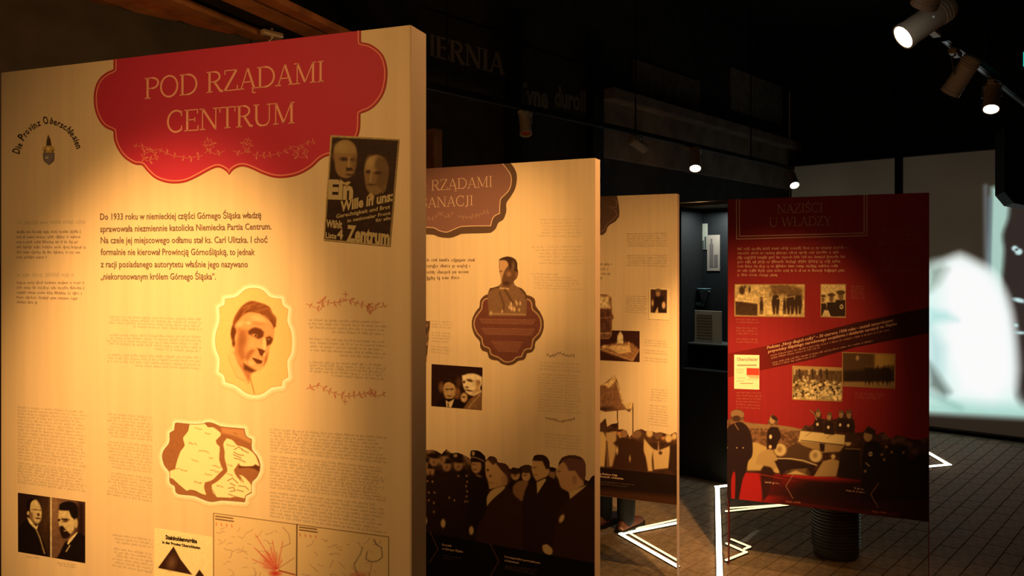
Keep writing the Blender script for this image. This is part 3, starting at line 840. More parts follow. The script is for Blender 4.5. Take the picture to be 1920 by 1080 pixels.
# ================================================================== SIGNS AND POSTERS on the left wall
def lw_thing(name, label, cat, x0, y0, x1, y1, v0, v1, m, off=.02, group=None):
    u0, u1 = lwu(x0), lwu(x1)
    e = tag(empty(name, LW.world(u0, v0), LW.ang), label, cat, group)
    bm = bmesh.new(); add_box(bm, 0, u1 - u0, -off, 0, 0, v1 - v0, .003); from_bm('board', bm, m, e)
    return e, Plane((LW.world(u0, 0, -off).x, LW.world(u0, 0, -off).y), D1), v0
def ink_on(e, pl, v0, name, m, fn, y=0.0):
    ik = Ink(pl); fn(ik)
    o = ik.build(name, m, e); o.location = (0, -y, -v0); return o
M_SIGNB = mat('sign_board_dark', (.028, .022, .018), .8, .3, 8)
M_LET = mat('sign_letters', (.20, .17, .12), .7)
e, pl, v0 = lw_thing('shop_sign', 'long dark shop sign reading IERNIA right of the first board', 'sign', 780, 0, 944, 0, 2.74, 3.14, M_SIGNB)
ink_on(e, pl, v0, 'lettering', M_LET, lambda ik: serif(ik, 'IERNIA', (804, 103), (946, 141), 39, 1.9), .02)
e, pl, v0 = lw_thing('shop_sign', 'black shop sign in gothic letters between two dark pilasters', 'sign', 967, 0, 1097, 0, 2.66, 3.10, M_SIGNB)
def goth(ik):
    s = 'Tyneduroll'
    text(ik, 'Tyne', (970, 194), (1028, 203), 42, .035)
    text(ik, 'duroll', (1040, 198), (1098, 209), 38, .035)
ink_on(e, pl, v0, 'lettering', M_LET, goth, .02)
def print_lines(seed, box_):
    def f(ik):
        r = random.Random(seed); (x0, y0), (x1, y1), (x2, y2), (x3, y3) = box_
        n = 5
        for i in range(n):
            t0 = .14 + i * .16; a = r.uniform(.08, .2); b = r.uniform(.7, .92); hgt = (.055 if i % 2 else .10)
            L_ = lambda s_, t_: ((x0 * (1 - s_) + x1 * s_) * (1 - t_) + (x3 * (1 - s_) + x2 * s_) * t_, (y0 * (1 - s_) + y1 * s_) * (1 - t_) + (y3 * (1 - s_) + y2 * s_) * t_)
            s_ = a
            while s_ < b:
                wd = r.uniform(.02, .05); ik.quad(L_(s_, t0), L_(s_ + wd, t0), L_(s_ + wd, t0 + hgt), L_(s_, t0 + hgt)); s_ += wd + .015
    return f
M_POST = mat('poster_dark', (.14, .11, .08), .8, .3, 12); M_POST2 = mat('poster_grey', (.22, .19, .15), .8, .25, 14)
e, pl, v0 = lw_thing('wall_poster', 'wide faded brown poster above the cornice, left one', 'poster', 1186, 0, 1309, 0, 3.02, 3.28, M_POST, group='posters above the cornice')
ink_on(e, pl, v0, 'printed_lines', mat('poster_ink', (.16, .12, .07), .8), print_lines(4, ((1187, 113), (1308, 148), (1308, 202), (1187, 170))), .003)
e, pl, v0 = lw_thing('wall_poster', 'taller grey poster with dark print above the cornice, right one', 'poster', 1367, 0, 1464, 0, 3.12, 3.53, M_POST2, group='posters above the cornice')
ink_on(e, pl, v0, 'printed_lines', mat('poster_ink2', (.03, .03, .03), .8), print_lines(9, ((1368, 130), (1463, 158), (1463, 235), (1368, 207))), .003)

# ================================================================== PRINTS OF THE FIRST BOARD
K_RED = mat('ink_red', (.50, .028, .070), .6); K_REDD = mat('ink_red_dark', (.40, .03, .03), .6); K_PALE = mat('ink_salmon', (.78, .26, .19), .6)
K_TITLE = mat('ink_title', (.85, .38, .27), .6); K_TEXT = mat('ink_text', (.16, .095, .07), .7); K_BODY = mat('ink_body', (.56, .46, .32), .7)
K_BODY2 = mat('ink_body_dark', (.32, .22, .16), .7); K_BLK = mat('ink_black', (.03, .02, .018), .7); K_ORN = mat('ink_ornament', (.62, .27, .17), .7)
K_ORNR = mat('ink_ornament_pale', (.66, .16, .13), .7)

banner = [(213, 104), (213, 130), (200, 136), (187, 147), (179, 163), (176, 183), (178, 205), (185, 224), (196, 238), (213, 246), (214, 262), (221, 280), (232, 295), (246, 305), (256, 309), (266, 310), (275, 320), (290, 334), (310, 342), (330, 344), (350, 341), (372, 331), (392, 320), (408, 314), (420, 318), (430, 327), (440, 317), (454, 312), (470, 316), (492, 326), (515, 333), (538, 333), (562, 327), (585, 314), (600, 300), (610, 294), (622, 291), (640, 287), (656, 277), (669, 260), (675, 243), (676, 213), (692, 207), (707, 195), (720, 175), (726, 150), (726, 126), (719, 104), (706, 90), (692, 82), (677, 79), (677, 40)]
top_y = lambda x: float(P1.proj(float(P1.loc(x, 300)[0]), 1.9597)[1])
banner[0] = (213, top_y(213)); banner[-1] = (677, top_y(677))
banner = smooth(banner, False, 4)
def inset(pts, d):
    P = [Vector(p) for p in pts]; out = []
    for i, p in enumerate(P):
        a = P[max(i - 1, 0)]; b = P[min(i + 1, len(P) - 1)]; t = (b - a).normalized(); out.append(tuple(p + Vector((t.y, -t.x)) * d))
    return out
ik = Ink(P1); ik.poly(banner); bn_ = ik.build('banner', K_RED, B1, .0004)
ik = Ink(P1); ik.ribbon(inset(banner, 1.4)[1:-1], 2.6); ik.build('banner_outline', K_REDD, bn_, .0006)
ik = Ink(P1); q_ = inset(banner, 5.0); ik.ribbon([(q_[0][0], banner[0][1])] + q_[1:-1] + [(q_[-1][0], banner[-1][1])], 2.2); ik.build('banner_line', K_PALE, bn_, .0006)
ik = Ink(P1)
serif(ik, 'POD RZĄDAMI', (271, 186), (609, 153), 39, 1.2); serif(ik, 'CENTRUM', (312, 249), (554, 231), 40, 1.2)
ik.build('title_lettering', K_TITLE, bn_, .0008)
ik = Ink(P1)
for sx in (1, -1):
    c_ = 430
    f_ = lambda L_: [(c_ + sx * x * (.93 if sx > 0 else 1.03), 273 + sx * -x * .02 + y) for x, y in L_]
    sprig(ik, f_([(8, 10), (25, 16), (40, 8), (45, -8), (33, -12), (28, 2), (45, 14)]), 1.2, 8, 3)
    sprig(ik, f_([(48, 18), (75, 22), (105, 16), (130, 4), (160, 14), (150, 26), (128, 20), (150, 0), (175, -4)]), 1.2, 8, 5)
ik.build('banner_sprigs', K_ORNR, bn_, .0007)

ik = Ink(P1)
rows = [('Do 1933 roku w niemieckiej części Górnego Śląska władzę', 188, 412, 490, 409), ('sprawowała niezmiennie katolicka Niemiecka Partia Centrum.', 188, 435, 509, 430),
        ('Na czele jej miejscowego odłamu stał ks. Carl Ulitzka. I choć', 189, 456, 502, 455), ('formalnie nie kierował Prowincją Górnośląską, to jednak', 189, 478, 478, 478),
        ('z racji posiadanego autorytetu właśnie jego nazywano', 189, 501, 465, 501), ('„niekoronowanym królem Górnego Śląska”.', 189, 524, 405, 524)]
for t_, x0, y0, x1, y1 in rows: text(ik, t_, (x0, y0), (x1, y1), 12.5, .016)
ik.build('intro_text', K_TEXT, B1)

# curved blackletter and coat of arms at the upper left
ik = Ink(P1)
s_ = 'Die Provinz Oberschlesien'
arcp = [(36, 290), (46, 262), (58, 246), (74, 236), (92, 231), (108, 236), (124, 245), (136, 259), (144, 280)]
acc = [0]
for a, b in zip(arcp, arcp[1:]): acc.append(acc[-1] + math.dist(a, b))
def on_arc(t):
    L_ = t * acc[-1]
    for i in range(len(acc) - 1):
        if L_ <= acc[i + 1] + 1e-6:
            k = (L_ - acc[i]) / (acc[i + 1] - acc[i]); a, b = Vector(arcp[i]), Vector(arcp[i + 1]); return a.lerp(b, k), (b - a).normalized()
wd = [{'i': .55, 'l': .55, ' ': .7, 'r': .8, 'D': 1.5, 'P': 1.4, 'O': 1.6}.get(ch, 1.0) for ch in s_]
for i, ch in enumerate(s_):
    if ch == ' ': continue
    t_ = (sum(wd[:i]) + wd[i] / 2) / sum(wd); p, t = on_arc(t_); w_ = wd[i] / sum(wd) * acc[-1] * (.86 if ch not in 'il' else .62)
    text(ik, ch, p - t * w_ / 2, p + t * w_ / 2, 15 if ch.isupper() else 12.5, .022, up=(t.y, -t.x))
ik.build('curved_lettering', K_BLK, B1)
def arms(c):
    c.frame(0, 190, 7.717)
    c.alpha = (c.sd([(600, 480), (800, 480), (850, 760), (790, 860), (710, 925), (640, 870), (590, 760)]) < 0).astype(float)
    c.poly([(700, 480), (735, 560), (748, 650), (668, 655), (678, 560)], (80, 60, 50))
    c.ell(705, 690, 90, 50, (190, 160, 90)); c.ell(700, 685, 18, 20, (235, 210, 160)); c.ell(650, 720, 14, 22, (110, 90, 60)); c.ell(765, 720, 14, 22, (110, 90, 60))
    c.poly([(630, 750), (785, 750), (780, 850), (740, 900), (705, 915), (660, 890), (635, 840)], (120, 110, 115)); c.ell(680, 815, 26, 16, (185, 180, 185), -20)
    c.line([(630, 750), (785, 750), (780, 850), (740, 900), (705, 915), (660, 890), (635, 840), (630, 750)], 9, (60, 45, 35))
grid_picture('coat_of_arms', P1, [(76, 250), (110, 250), (110, 311), (76, 311)], arms, B1, (222, 197, 162), .8)

# body columns
ik = Ink(P1)
greek(ik, ((29, 420), (160, 418)), ((29, 420), (160, 418)), 1, 7, 1)
ik.build('side_heading', K_BODY, B1)
ik = Ink(P1); greek(ik, ((29, 518), (140, 517)), ((29, 518), (140, 517)), 1, 7, 2); ik.build('side_heading', K_BODY, B1)
ik = Ink(P1)
greek(ik, ((29, 437), (160, 436)), ((29, 484), (160, 485)), 6, 5.2, 3, last=.42); ik.build('side_text', K_BODY2, B1); ik = Ink(P1); greek(ik, ((29, 532), (160, 532)), ((29, 568), (160, 572)), 5, 5.2, 4, last=.3)
ik.build('side_text', K_BODY2, B1)
ik = Ink(P1)
greek(ik, ((197, 595), (377, 600)), ((197, 611), (377, 619)), 4, 4.6, 5, .01, .05, .72)
greek(ik, ((197, 629), (377, 633)), ((197, 650), (377, 660)), 5, 4.6, 6, .01, .05, .5); greek(ik, ((197, 666), (377, 672)), ((197, 684), (377, 692)), 4, 4.6, 7, .01, .05, .7)
greek(ik, ((575, 601), (724, 606)), ((575, 621), (724, 628)), 4, 4.6, 8, .04, .03, .7); greek(ik, ((575, 636), (724, 643)), ((575, 664), (724, 672)), 5, 4.6, 9, .05, .03, .6)
greek(ik, ((575, 680), (724, 686)), ((575, 702), (724, 712)), 5, 4.6, 10, .04, .03, .7)
greek(ik, ((31, 764), (160, 774)), ((31, 860), (160, 876)), 17, 4.4, 11, .06); greek(ik, ((31, 868), (160, 884)), ((31, 904), (160, 922)), 8, 4.4, 12, .06)
greek(ik, ((198, 777), (286, 784)), ((198, 926), (286, 941)), 27, 4.4, 13, .02, .12, gap_after=(8, 18)); greek(ik, ((208, 1003), (286, 1014)), ((208, 1060), (286, 1074)), 10, 4.4, 14, .02, .12, gap_after=(3,))
greek(ik, ((504, 806), (724, 822)), ((504, 846), (724, 868)), 8, 4.6, 15, .10); greek(ik, ((504, 856), (724, 880)), ((504, 914), (724, 940)), 11, 4.6, 16, .10); greek(ik, ((504, 924), (724, 950)), ((504, 968), (724, 1000)), 8, 4.6, 17, .12)
ik.build('body_text', K_BODY, B1)
ik = Ink(P1)
greek(ik, ((48, 1044), (74, 1047)), ((48, 1044), (74, 1047)), 1, 4, 18); greek(ik, ((105, 1056), (146, 1061)), ((110, 1061), (142, 1065)), 2, 4, 19)
ik.build('photo_captions', K_BODY, B1)
ik = Ink(P1)
sprig(ik, [(574, 569), (588, 575), (601, 580), (607, 570), (600, 562), (620, 568), (640, 566), (649, 560)], 1.1, 9, 7, .9)
sprig(ik, [(649, 560), (662, 566), (682, 572), (693, 576), (700, 583), (688, 583), (697, 568), (712, 576), (726, 572)], 1.1, 9, 8, .9)
ik.ribbon([(643, 551), (653, 552)], 1.2); ik.ribbon([(648, 545), (648, 557)], 1.2); ik.build('vine_ornament', K_ORN, B1); ik = Ink(P1)
sprig(ik, [(574, 729), (588, 724), (600, 722), (612, 732), (632, 738), (648, 743)], 1.1, 9, 9, .9); sprig(ik, [(648, 743), (668, 741), (688, 736), (700, 730), (694, 742), (712, 742), (724, 735)], 1.1, 9, 10, .9)
for x, y in ((647, 752),): ik.ribbon([(x - 5, y), (x + 5, y + 1)], 1.2); ik.ribbon([(x, y - 6), (x, y + 6)], 1.2)
ik.build('vine_ornament', K_ORN, B1)

PAPC = (222, 197, 162)
oval = [(135, 150), (240, 130), (320, 65), (400, 50), (480, 70), (550, 135), (650, 150), (665, 210), (715, 245), (705, 360), (740, 450), (748, 560), (735, 660), (705, 720), (715, 870), (660, 900), (655, 950), (560, 965), (480, 1020), (400, 1035), (320, 1010), (240, 950), (140, 915), (125, 855), (80, 820), (85, 700), (50, 600), (48, 480), (85, 350), (80, 230), (130, 205)]
oval = smooth(oval)
def portrait(c):
    c.frame(395, 530, 4.912)
    sdv = c.sd(oval); c.alpha = (sdv < 60).astype(float)
    c.put(np.clip(1.15 - sdv / 40, 0, 1), (250, 246, 232))
    c.poly(oval, (226, 188, 130)); c.line(oval + oval[:1], 4, (150, 120, 70), op=.8)
    H, SK, D, MD = (128, 76, 44), (205, 150, 104), (98, 54, 30), (158, 104, 66)
    c.poly([(200, 560), (170, 660), (250, 880), (300, 920), (340, 960), (370, 900), (350, 800), (300, 720)], (222, 180, 128), 12)
    c.poly([(215, 640), (260, 750), (300, 820), (350, 920), (372, 850), (375, 800), (300, 730)], (170, 112, 74), 14)
    c.line([(160, 670), (190, 760), (240, 870), (320, 905)], 3, (150, 110, 75), op=.7); c.line([(365, 880), (385, 950), (403, 1020)], 6, (130, 90, 55), 5)
    c.poly([(205, 400), (240, 340), (300, 290), (400, 275), (500, 300), (560, 350), (590, 430), (575, 520), (545, 600), (530, 680), (505, 740), (470, 790), (430, 812), (380, 812), (320, 790), (275, 740), (235, 690), (222, 620), (200, 560), (188, 480)], SK, 6)
    c.poly([(188, 480), (200, 400), (215, 330), (250, 265), (300, 205), (370, 168), (440, 180), (540, 220), (570, 280), (605, 325), (600, 395), (582, 425), (562, 372), (530, 340), (500, 305), (430, 280), (350, 275), (300, 300), (255, 350), (225, 400), (205, 430)], H, 8)
    for a_, b_ in (((300, 230), (420, 190)), ((350, 250), (480, 205)), ((420, 265), (530, 235)), ((290, 290), (360, 220)), ((540, 250), (600, 335))): c.line([a_, b_], 10, (165, 108, 66), 8, .7)
    for a_, b_ in (((330, 268), (420, 225)), ((470, 290), (520, 330)), ((560, 350), (595, 400)), ((250, 330), (290, 260))): c.line([a_, b_], 14, D, 8, .7)
    c.ell(212, 470, 26, 70, D, 0, 8); c.ell(240, 500, 16, 40, (215, 160, 112), 8, 7); c.ell(212, 560, 14, 28, D, 0, 8)
    c.poly([(255, 420), (330, 440), (310, 560), (330, 700), (280, 720), (240, 640), (250, 520)], MD, 26); c.ell(300, 530, 40, 60, (140, 88, 54), 10, 24, .7)
    c.ell(270, 380, 40, 22, (222, 170, 122), -30, 14); c.ell(350, 372, 22, 14, (232, 184, 138), 0, 8); c.ell(440, 330, 70, 30, (226, 176, 126), 8, 18); c.ell(440, 378, 46, 14, (165, 112, 72), 8, 12, .6)
    c.poly([(345, 445), (400, 412), (460, 425), (492, 455), (485, 500), (440, 520), (385, 490), (350, 475)], D, 10); c.ell(405, 485, 26, 14, (180, 128, 90), 15, 6); c.ell(415, 488, 8, 8, (60, 34, 20), 0, 4)
    c.poly([(508, 505), (545, 490), (575, 515), (560, 560), (515, 585), (505, 545)], D, 9); c.ell(535, 520, 14, 7, (150, 100, 66), 0, 5)
    c.poly([(485, 500), (508, 520), (512, 600), (500, 630), (470, 600), (478, 560)], (232, 186, 138), 7); c.ell(490, 655, 14, 24, (225, 178, 130), 0, 6)
    c.poly([(425, 600), (465, 610), (505, 630), (490, 650), (475, 680), (455, 665), (440, 625)], D, 7); c.ell(455, 580, 30, 18, (214, 162, 114), 30, 9)
    c.poly([(340, 640), (385, 610), (410, 620), (370, 680), (340, 720), (325, 690)], MD, 12); c.ell(400, 560, 50, 40, (212, 158, 108), 20, 20)
    c.poly([(385, 685), (430, 695), (478, 718), (470, 745), (430, 745), (395, 715)], D, 6); c.line([(390, 684), (430, 698), (475, 712)], 7, (226, 178, 130), 4)
    c.ell(380, 740, 30, 26, (220, 170, 120), 20, 10); c.ell(440, 785, 40, 18, (214, 162, 112), 0, 9); c.poly([(300, 740), (350, 770), (420, 812), (380, 830), (310, 800)], D, 12)
    c.poly([(500, 690), (530, 640), (520, 720), (490, 770)], MD, 10)
    c.noise(.02, 2.2, 3)
grid_picture('portrait_medallion', P1, [(391, 527), (561, 527), (561, 755), (391, 755)], portrait, B1, PAPC, .85)

def poster(c):
    c.frame(590, 240, 4.695)
    q = [(150, 72), (748, 98), (668, 1045), (80, 990)]
    c.put(np.ones(c.X.shape), (172, 150, 105)); c.poly([(158, 84), (738, 110), (660, 1030), (92, 978)], (52, 34, 26), 6)
    c.noise(.12, 4, 1)
    A, Bc, D = (150, 124, 84), (118, 90, 62), (62, 42, 32)
    c.ell(272, 215, 102, 112, A, 0, 8); c.poly([(172, 220), (376, 225), (365, 330), (345, 400), (300, 440), (230, 430), (190, 380), (178, 300)], (140, 112, 78), 8)
    c.ell(262, 275, 34, 16, D, 5, 10); c.ell(345, 280, 26, 16, D, 0, 8); c.line([(305, 265), (302, 345)], 12, (172, 146, 104), 6); c.poly([(280, 350), (330, 350), (350, 375), (280, 380)], D, 7); c.ell(310, 412, 30, 9, D, 0, 6, .8)
    c.poly([(340, 230), (380, 230), (370, 340), (350, 420), (330, 330)], Bc, 12, .7); c.ell(240, 170, 60, 40, (168, 142, 98), 0, 25, .8); c.ell(167, 250, 8, 30, Bc, 0, 5)
    c.ell(545, 375, 106, 138, A, 0, 8); c.poly([(440, 380), (650, 390), (640, 480), (600, 560), (540, 590), (480, 570), (448, 490)], (128, 102, 72), 8)
    c.poly([(560, 250), (620, 260), (655, 340), (640, 470), (600, 540), (540, 500), (560, 400), (530, 330)], (96, 72, 50), 16, .85)
    c.ell(475, 385, 22, 14, D, 0, 8); c.ell(560, 395, 28, 14, D, 0, 8); c.line([(505, 380), (492, 470)], 12, (165, 140, 98), 6); c.ell(500, 500, 34, 8, D, 0, 6, .8); c.ell(490, 300, 34, 50, (172, 146, 102), 10, 18, .8)
    c.line([(600, 575), (625, 540), (630, 515)], 6, (160, 135, 95), 4)
    c.poly([(215, 480), (230, 450), (265, 480), (305, 470), (322, 480), (290, 510)], (176, 152, 108), 4); c.poly([(470, 590), (500, 570), (530, 600), (520, 640), (490, 620)], (176, 152, 108), 4)
po = grid_picture('election_poster', P1, FR(590, 240, 4.695)([(143, 62), (748, 98), (668, 1045), (80, 990)]), poster, B1, 60, .85, off=.0010)
ik = Ink(P1); f_ = FR(590, 240, 4.695)
def pt(s_, x0, y0, x1, y1, h, b=.03): A_, B_ = f_([(x0, y0), (x1, y1)]); text(ik, s_, A_, B_, h / 4.695, b, up=(.05, -1))
pt('Ein', 120, 618, 340, 625, 165, .05); pt('Wille in uns:', 228, 735, 690, 640, 92, .04); pt('Gerechtigkeit und Brot', 192, 795, 668, 708, 36, .02); pt('in nationaler Front', 292, 832, 672, 762, 32, .02); pt('für alle', 540, 828, 672, 806, 30, .02)
pt('Wählt', 104, 872, 246, 884, 68, .04); pt('Liste', 100, 968, 195, 976, 52, .03); pt('4', 200, 972, 252, 980, 84, .04); pt('Zentrum', 282, 992, 660, 1030, 140, .045)
ik.build('poster_lettering', mat('ink_poster', (.46, .36, .20), .7), po, .0013)

MAPO = [(245, 88), (265, 80), (410, 95), (560, 95), (640, 75), (720, 95), (790, 125), (1070, 152), (1085, 225), (1110, 260), (1155, 275), (1160, 400), (1215, 470), (1250, 545), (1255, 640), (1215, 730), (1160, 790), (1155, 915), (1085, 950), (1075, 1025), (960, 1015), (800, 1005), (700, 1020), (640, 1015), (560, 985), (470, 950), (290, 930), (255, 905), (240, 835), (185, 795), (178, 670), (120, 590), (92, 490), (110, 410), (175, 320), (182, 200), (235, 170)]
MAPO = smooth(MAPO)
def mapp(c):
    c.frame(290, 780, 6.353)
    sdv = c.sd(MAPO); c.alpha = (sdv < 66).astype(float)
    c.put(np.clip(1.1 - sdv / 50, 0, 1), (248, 242, 222))
    BR, PAL, LN = (150, 100, 68), (244, 226, 178), (92, 56, 34)
    c.poly(MAPO, BR)
    n = c.noise(.05, 1.6, 4)
    c.poly([(413, 98), (560, 98), (600, 90), (640, 130), (700, 130), (780, 190), (790, 230), (730, 290), (740, 330), (775, 370), (770, 520), (815, 640), (760, 690), (690, 760), (600, 790), (590, 850), (618, 945), (560, 930), (490, 890), (430, 880), (380, 895), (280, 810), (215, 750), (180, 740), (182, 655), (240, 635), (262, 540), (305, 420), (355, 350), (335, 260), (395, 180)], PAL, 4)
    c.poly([(860, 265), (930, 290), (985, 350), (1050, 365), (1130, 405), (1200, 470), (1250, 600), (1170, 595), (1040, 600), (1000, 560), (975, 600), (945, 640), (965, 700), (1040, 790), (1010, 700), (1060, 720), (1155, 830), (1150, 905), (1085, 945), (1070, 990), (960, 965), (880, 975), (740, 970), (690, 900), (680, 820), (760, 770), (840, 690), (865, 660), (860, 600), (835, 500), (835, 420), (820, 330)], PAL, 4)
    c.poly([(795, 135), (1065, 160), (1080, 225), (1150, 285), (1155, 330), (960, 240), (860, 215), (800, 200)], (184, 134, 94), 14)
    c.poly([(1000, 595), (1160, 600), (1200, 575), (1250, 600), (1245, 660), (1160, 620), (1000, 620)], LN, 8)
    for L_ in ([(950, 400), (1000, 370), (1050, 400)], [(945, 430), (1000, 460), (1060, 470)], [(950, 500), (1020, 520), (1080, 550)], [(940, 460), (1030, 500)], [(1040, 400), (1120, 440)], [(870, 770), (930, 740), (990, 800)], [(880, 860), (940, 850), (960, 890), (900, 900)], [(900, 800), (960, 830)], [(1000, 830), (1080, 840), (1120, 880)], [(880, 930), (960, 960), (1070, 985)], [(1020, 720), (1060, 790)], [(980, 880), (1060, 900)]):
        c.line(L_, 8, LN, 5, .85)
    for x, y, w_ in ((485, 140, 90), (600, 200, 80), (410, 320, 100), (525, 405, 140), (650, 495, 60), (440, 525, 90), (690, 590, 110), (665, 645, 110), (250, 625, 150), (600, 685, 90), (475, 780, 100), (740, 830, 90), (860, 345, 110), (870, 580, 70), (940, 205, 60), (870, 690, 80)):
        r = random.Random(int(x)); pts = [(x + i * 9, y + r.uniform(-11, 11) + i * 2) for i in range(int(w_ / 9))]; c.line(pts, 5, LN, 4, .75)
    for L_ in ([(413, 98), (395, 180), (335, 260), (355, 350), (305, 420), (262, 540), (240, 635)], [(180, 740), (215, 750), (280, 810), (380, 895), (430, 880), (560, 930), (618, 945)], [(600, 85), (640, 130), (700, 130), (780, 190)], [(690, 880), (740, 970), (880, 975)], MAPO + MAPO[:1]):
        c.line(L_, 6, LN, 4, .8)
grid_picture('caricature_map', P1, [(288, 779), (505, 779), (505, 956), (288, 956)], mapp, B1, PAPC, .85)

def two_men(c):
    c.frame(20, 910, 6.75)
    c.put(np.ones(c.X.shape), (38, 24, 26)); D, SK, SH, W_ = (24, 14, 14), (196, 176, 132), (118, 92, 66), (210, 192, 146)
    c.ell(440, 420, 70, 320, (66, 46, 30), 0, 60)
    c.ell(320, 330, 72, 155, SK, -8, 8); c.poly([(250, 230), (280, 190), (330, 170), (250, 160), (205, 220), (215, 360), (240, 360)], D, 8)
    c.poly([(235, 330), (280, 350), (290, 440), (330, 490), (270, 470), (235, 400)], SH, 14); c.ell(222, 350, 14, 26, SK, 0, 5)
    c.ell(310, 308, 32, 10, SH, 0, 7); c.ell(375, 312, 18, 9, SH, 0, 6); c.ell(352, 370, 16, 20, (70, 46, 34), 0, 7); c.ell(350, 418, 36, 10, (70, 46, 34), 5, 6)
    c.poly([(100, 560), (210, 410), (250, 500), (330, 560), (420, 720), (470, 900), (95, 850)], D, 8)
    c.poly([(208, 405), (240, 420), (320, 520), (350, 500), (335, 560), (310, 550), (235, 470)], W_, 6); c.line([(325, 560), (370, 660), (430, 860)], 16, (160, 140, 100), 8)
    c.poly([(515, 148), (945, 210), (945, 985), (515, 910)], (104, 76, 62), 10); c.poly([(850, 190), (945, 210), (945, 985), (800, 950), (840, 500)], (40, 24, 22), 40); c.ell(560, 300, 50, 200, (136, 104, 80), 0, 50)
    c.poly([(612, 300), (620, 240), (700, 205), (800, 215), (850, 280), (850, 400), (810, 440), (760, 380), (740, 325), (650, 315)], D, 8)
    c.poly([(610, 320), (740, 322), (770, 400), (810, 440), (800, 560), (760, 620), (660, 610), (625, 540), (605, 440)], SK, 8)
    c.ell(828, 480, 24, 60, (180, 158, 118), 0, 6); c.ell(690, 432, 52, 14, (60, 38, 30), 5, 6); c.ell(690, 455, 34, 12, (90, 66, 46), 0, 5); c.ell(612, 440, 16, 18, (60, 38, 30), 0, 5)
    c.poly([(618, 520), (660, 510), (700, 560), (760, 620), (720, 670), (660, 670), (630, 600)], (34, 20, 18), 9); c.ell(690, 575, 20, 9, (150, 124, 90), 10, 5)
    c.poly([(515, 960), (600, 900), (690, 720), (760, 690), (850, 590), (945, 640), (945, 985)], D, 8); c.poly([(715, 740), (745, 680), (840, 590), (850, 600), (790, 680), (730, 750)], W_, 5); c.line([(705, 835), (750, 760)], 14, (190, 170, 128), 6)
    c.poly([(502, 145), (522, 148), (522, 915), (502, 912)], (200, 184, 150), 3); c.noise(.10, 3, 9)
grid_picture('double_photograph', P1, FR(20, 910, 6.75)([(92, 92), (945, 210), (945, 985), (95, 840)]), two_men, B1, 40, .85)

def pyr(c):
    c.frame(270, 950, 3.918)
    c.put(np.ones(c.X.shape), (240, 222, 176)); c.poly([(218, 292), (268, 385), (355, 500), (103, 450)], (56, 34, 28), 3); c.ell(205, 410, 30, 50, (110, 80, 60), 15, 20, .8); c.poly([(408, 462), (445, 512), (375, 512)], (56, 34, 28), 3); c.noise(.05, 1.5, 12)
g_ = grid_picture('coal_chart', P1, [(290, 989), (399, 1007), (399, 1150), (288, 1150)], pyr, B1, 200, .85)
ik = Ink(P1); text(ik, 'Steinkohlenvorräte', (311, 1010), (370, 1018), 8, .04); text(ik, 'in der Provinz Oberschlesien', (305, 1018), (376, 1029), 5.2, .03); ik.build('chart_lettering', K_BLK, g_, .0010)

def rail_maps(c):
    c.frame(270, 950, 3.918)
    LN = (92, 66, 44)
    for k, (x0, x1, y0) in enumerate(((512, 1120, 60), (1128, 1798, 140))):
        r = random.Random(5 + k)
        for i in range(60):
            x = r.uniform(x0 + 20, x1 - 90); y = r.uniform(y0 + 90, 780); a = r.uniform(-.6, .9); pts = []
            for j in range(r.randint(3, 7)): pts.append((x, y)); x += 13 * math.cos(a); y += 13 * math.sin(a); a += r.uniform(-.9, .9)
            c.line(pts, 2.6, (140, 104, 74) if r.random() < .6 else (120, 84, 90), 3, .7)
        c.line([(x0 + 16, y0 + 10), (x0 + 140, y0 + 26)], 9, LN, 3, .9); c.line([(x0 + 16, y0 + 30), (x0 + 145, y0 + 48)], 9, LN, 3, .9)
        for i in range(4): c.line([(x0 + 18 + i * 38, y0 + 58 + i * 5), (x0 + 22 + i * 38, y0 + 76 + i * 5)], 5, (190, 80, 60), 3)
    hub = (980, 465); RD = (196, 66, 60)
    for x, y in ((820, 205), (945, 250), (1020, 255), (905, 330), (860, 350), (885, 400), (795, 385), (840, 330), (930, 300), (1015, 390), (880, 440), (810, 300)): c.line([hub, (x, y)], 4.5, RD, 3, .8)
    c.ell(930, 400, 42, 44, (206, 84, 70), 40, 50, .7); c.line([hub, (1110, 500)], 8, (150, 50, 40), 3); c.ell(965, 490, 36, 20, RD, 0, 14); c.ell(*hub, 7, 7, (250, 225, 180))
    c.line([(980, 460), (1105, 375)], 3, (150, 90, 70), 3); c.line([(1020, 150), (1065, 200), (1075, 270), (1010, 300)], 3, (140, 100, 80), 3)
    c.line([(1690, 240), (1710, 280), (1745, 300), (1752, 370), (1715, 400), (1670, 405), (1630, 385), (1640, 330)], 6, (104, 92, 72), 4); c.line([(1605, 300), (1590, 350), (1545, 420), (1560, 480), (1590, 520)], 5, (104, 92, 72), 4); c.line([(1675, 405), (1655, 520)], 3, (150, 100, 70), 3); c.ell(1580, 510, 40, 20, (204, 100, 78), 0, 26, .8)
    for L_, w_ in (([(512, 800), (512, 47), (1798, 222), (1798, 800)], 4.5), ([(1124, 130), (1120, 800)], 9)): c.line(L_, w_, LN, 3)
grid_picture('railway_maps', P1, [(399, 961), (730, 1005), (730, 1150), (399, 1150)], rail_maps, B1, (222, 196, 154), .9)

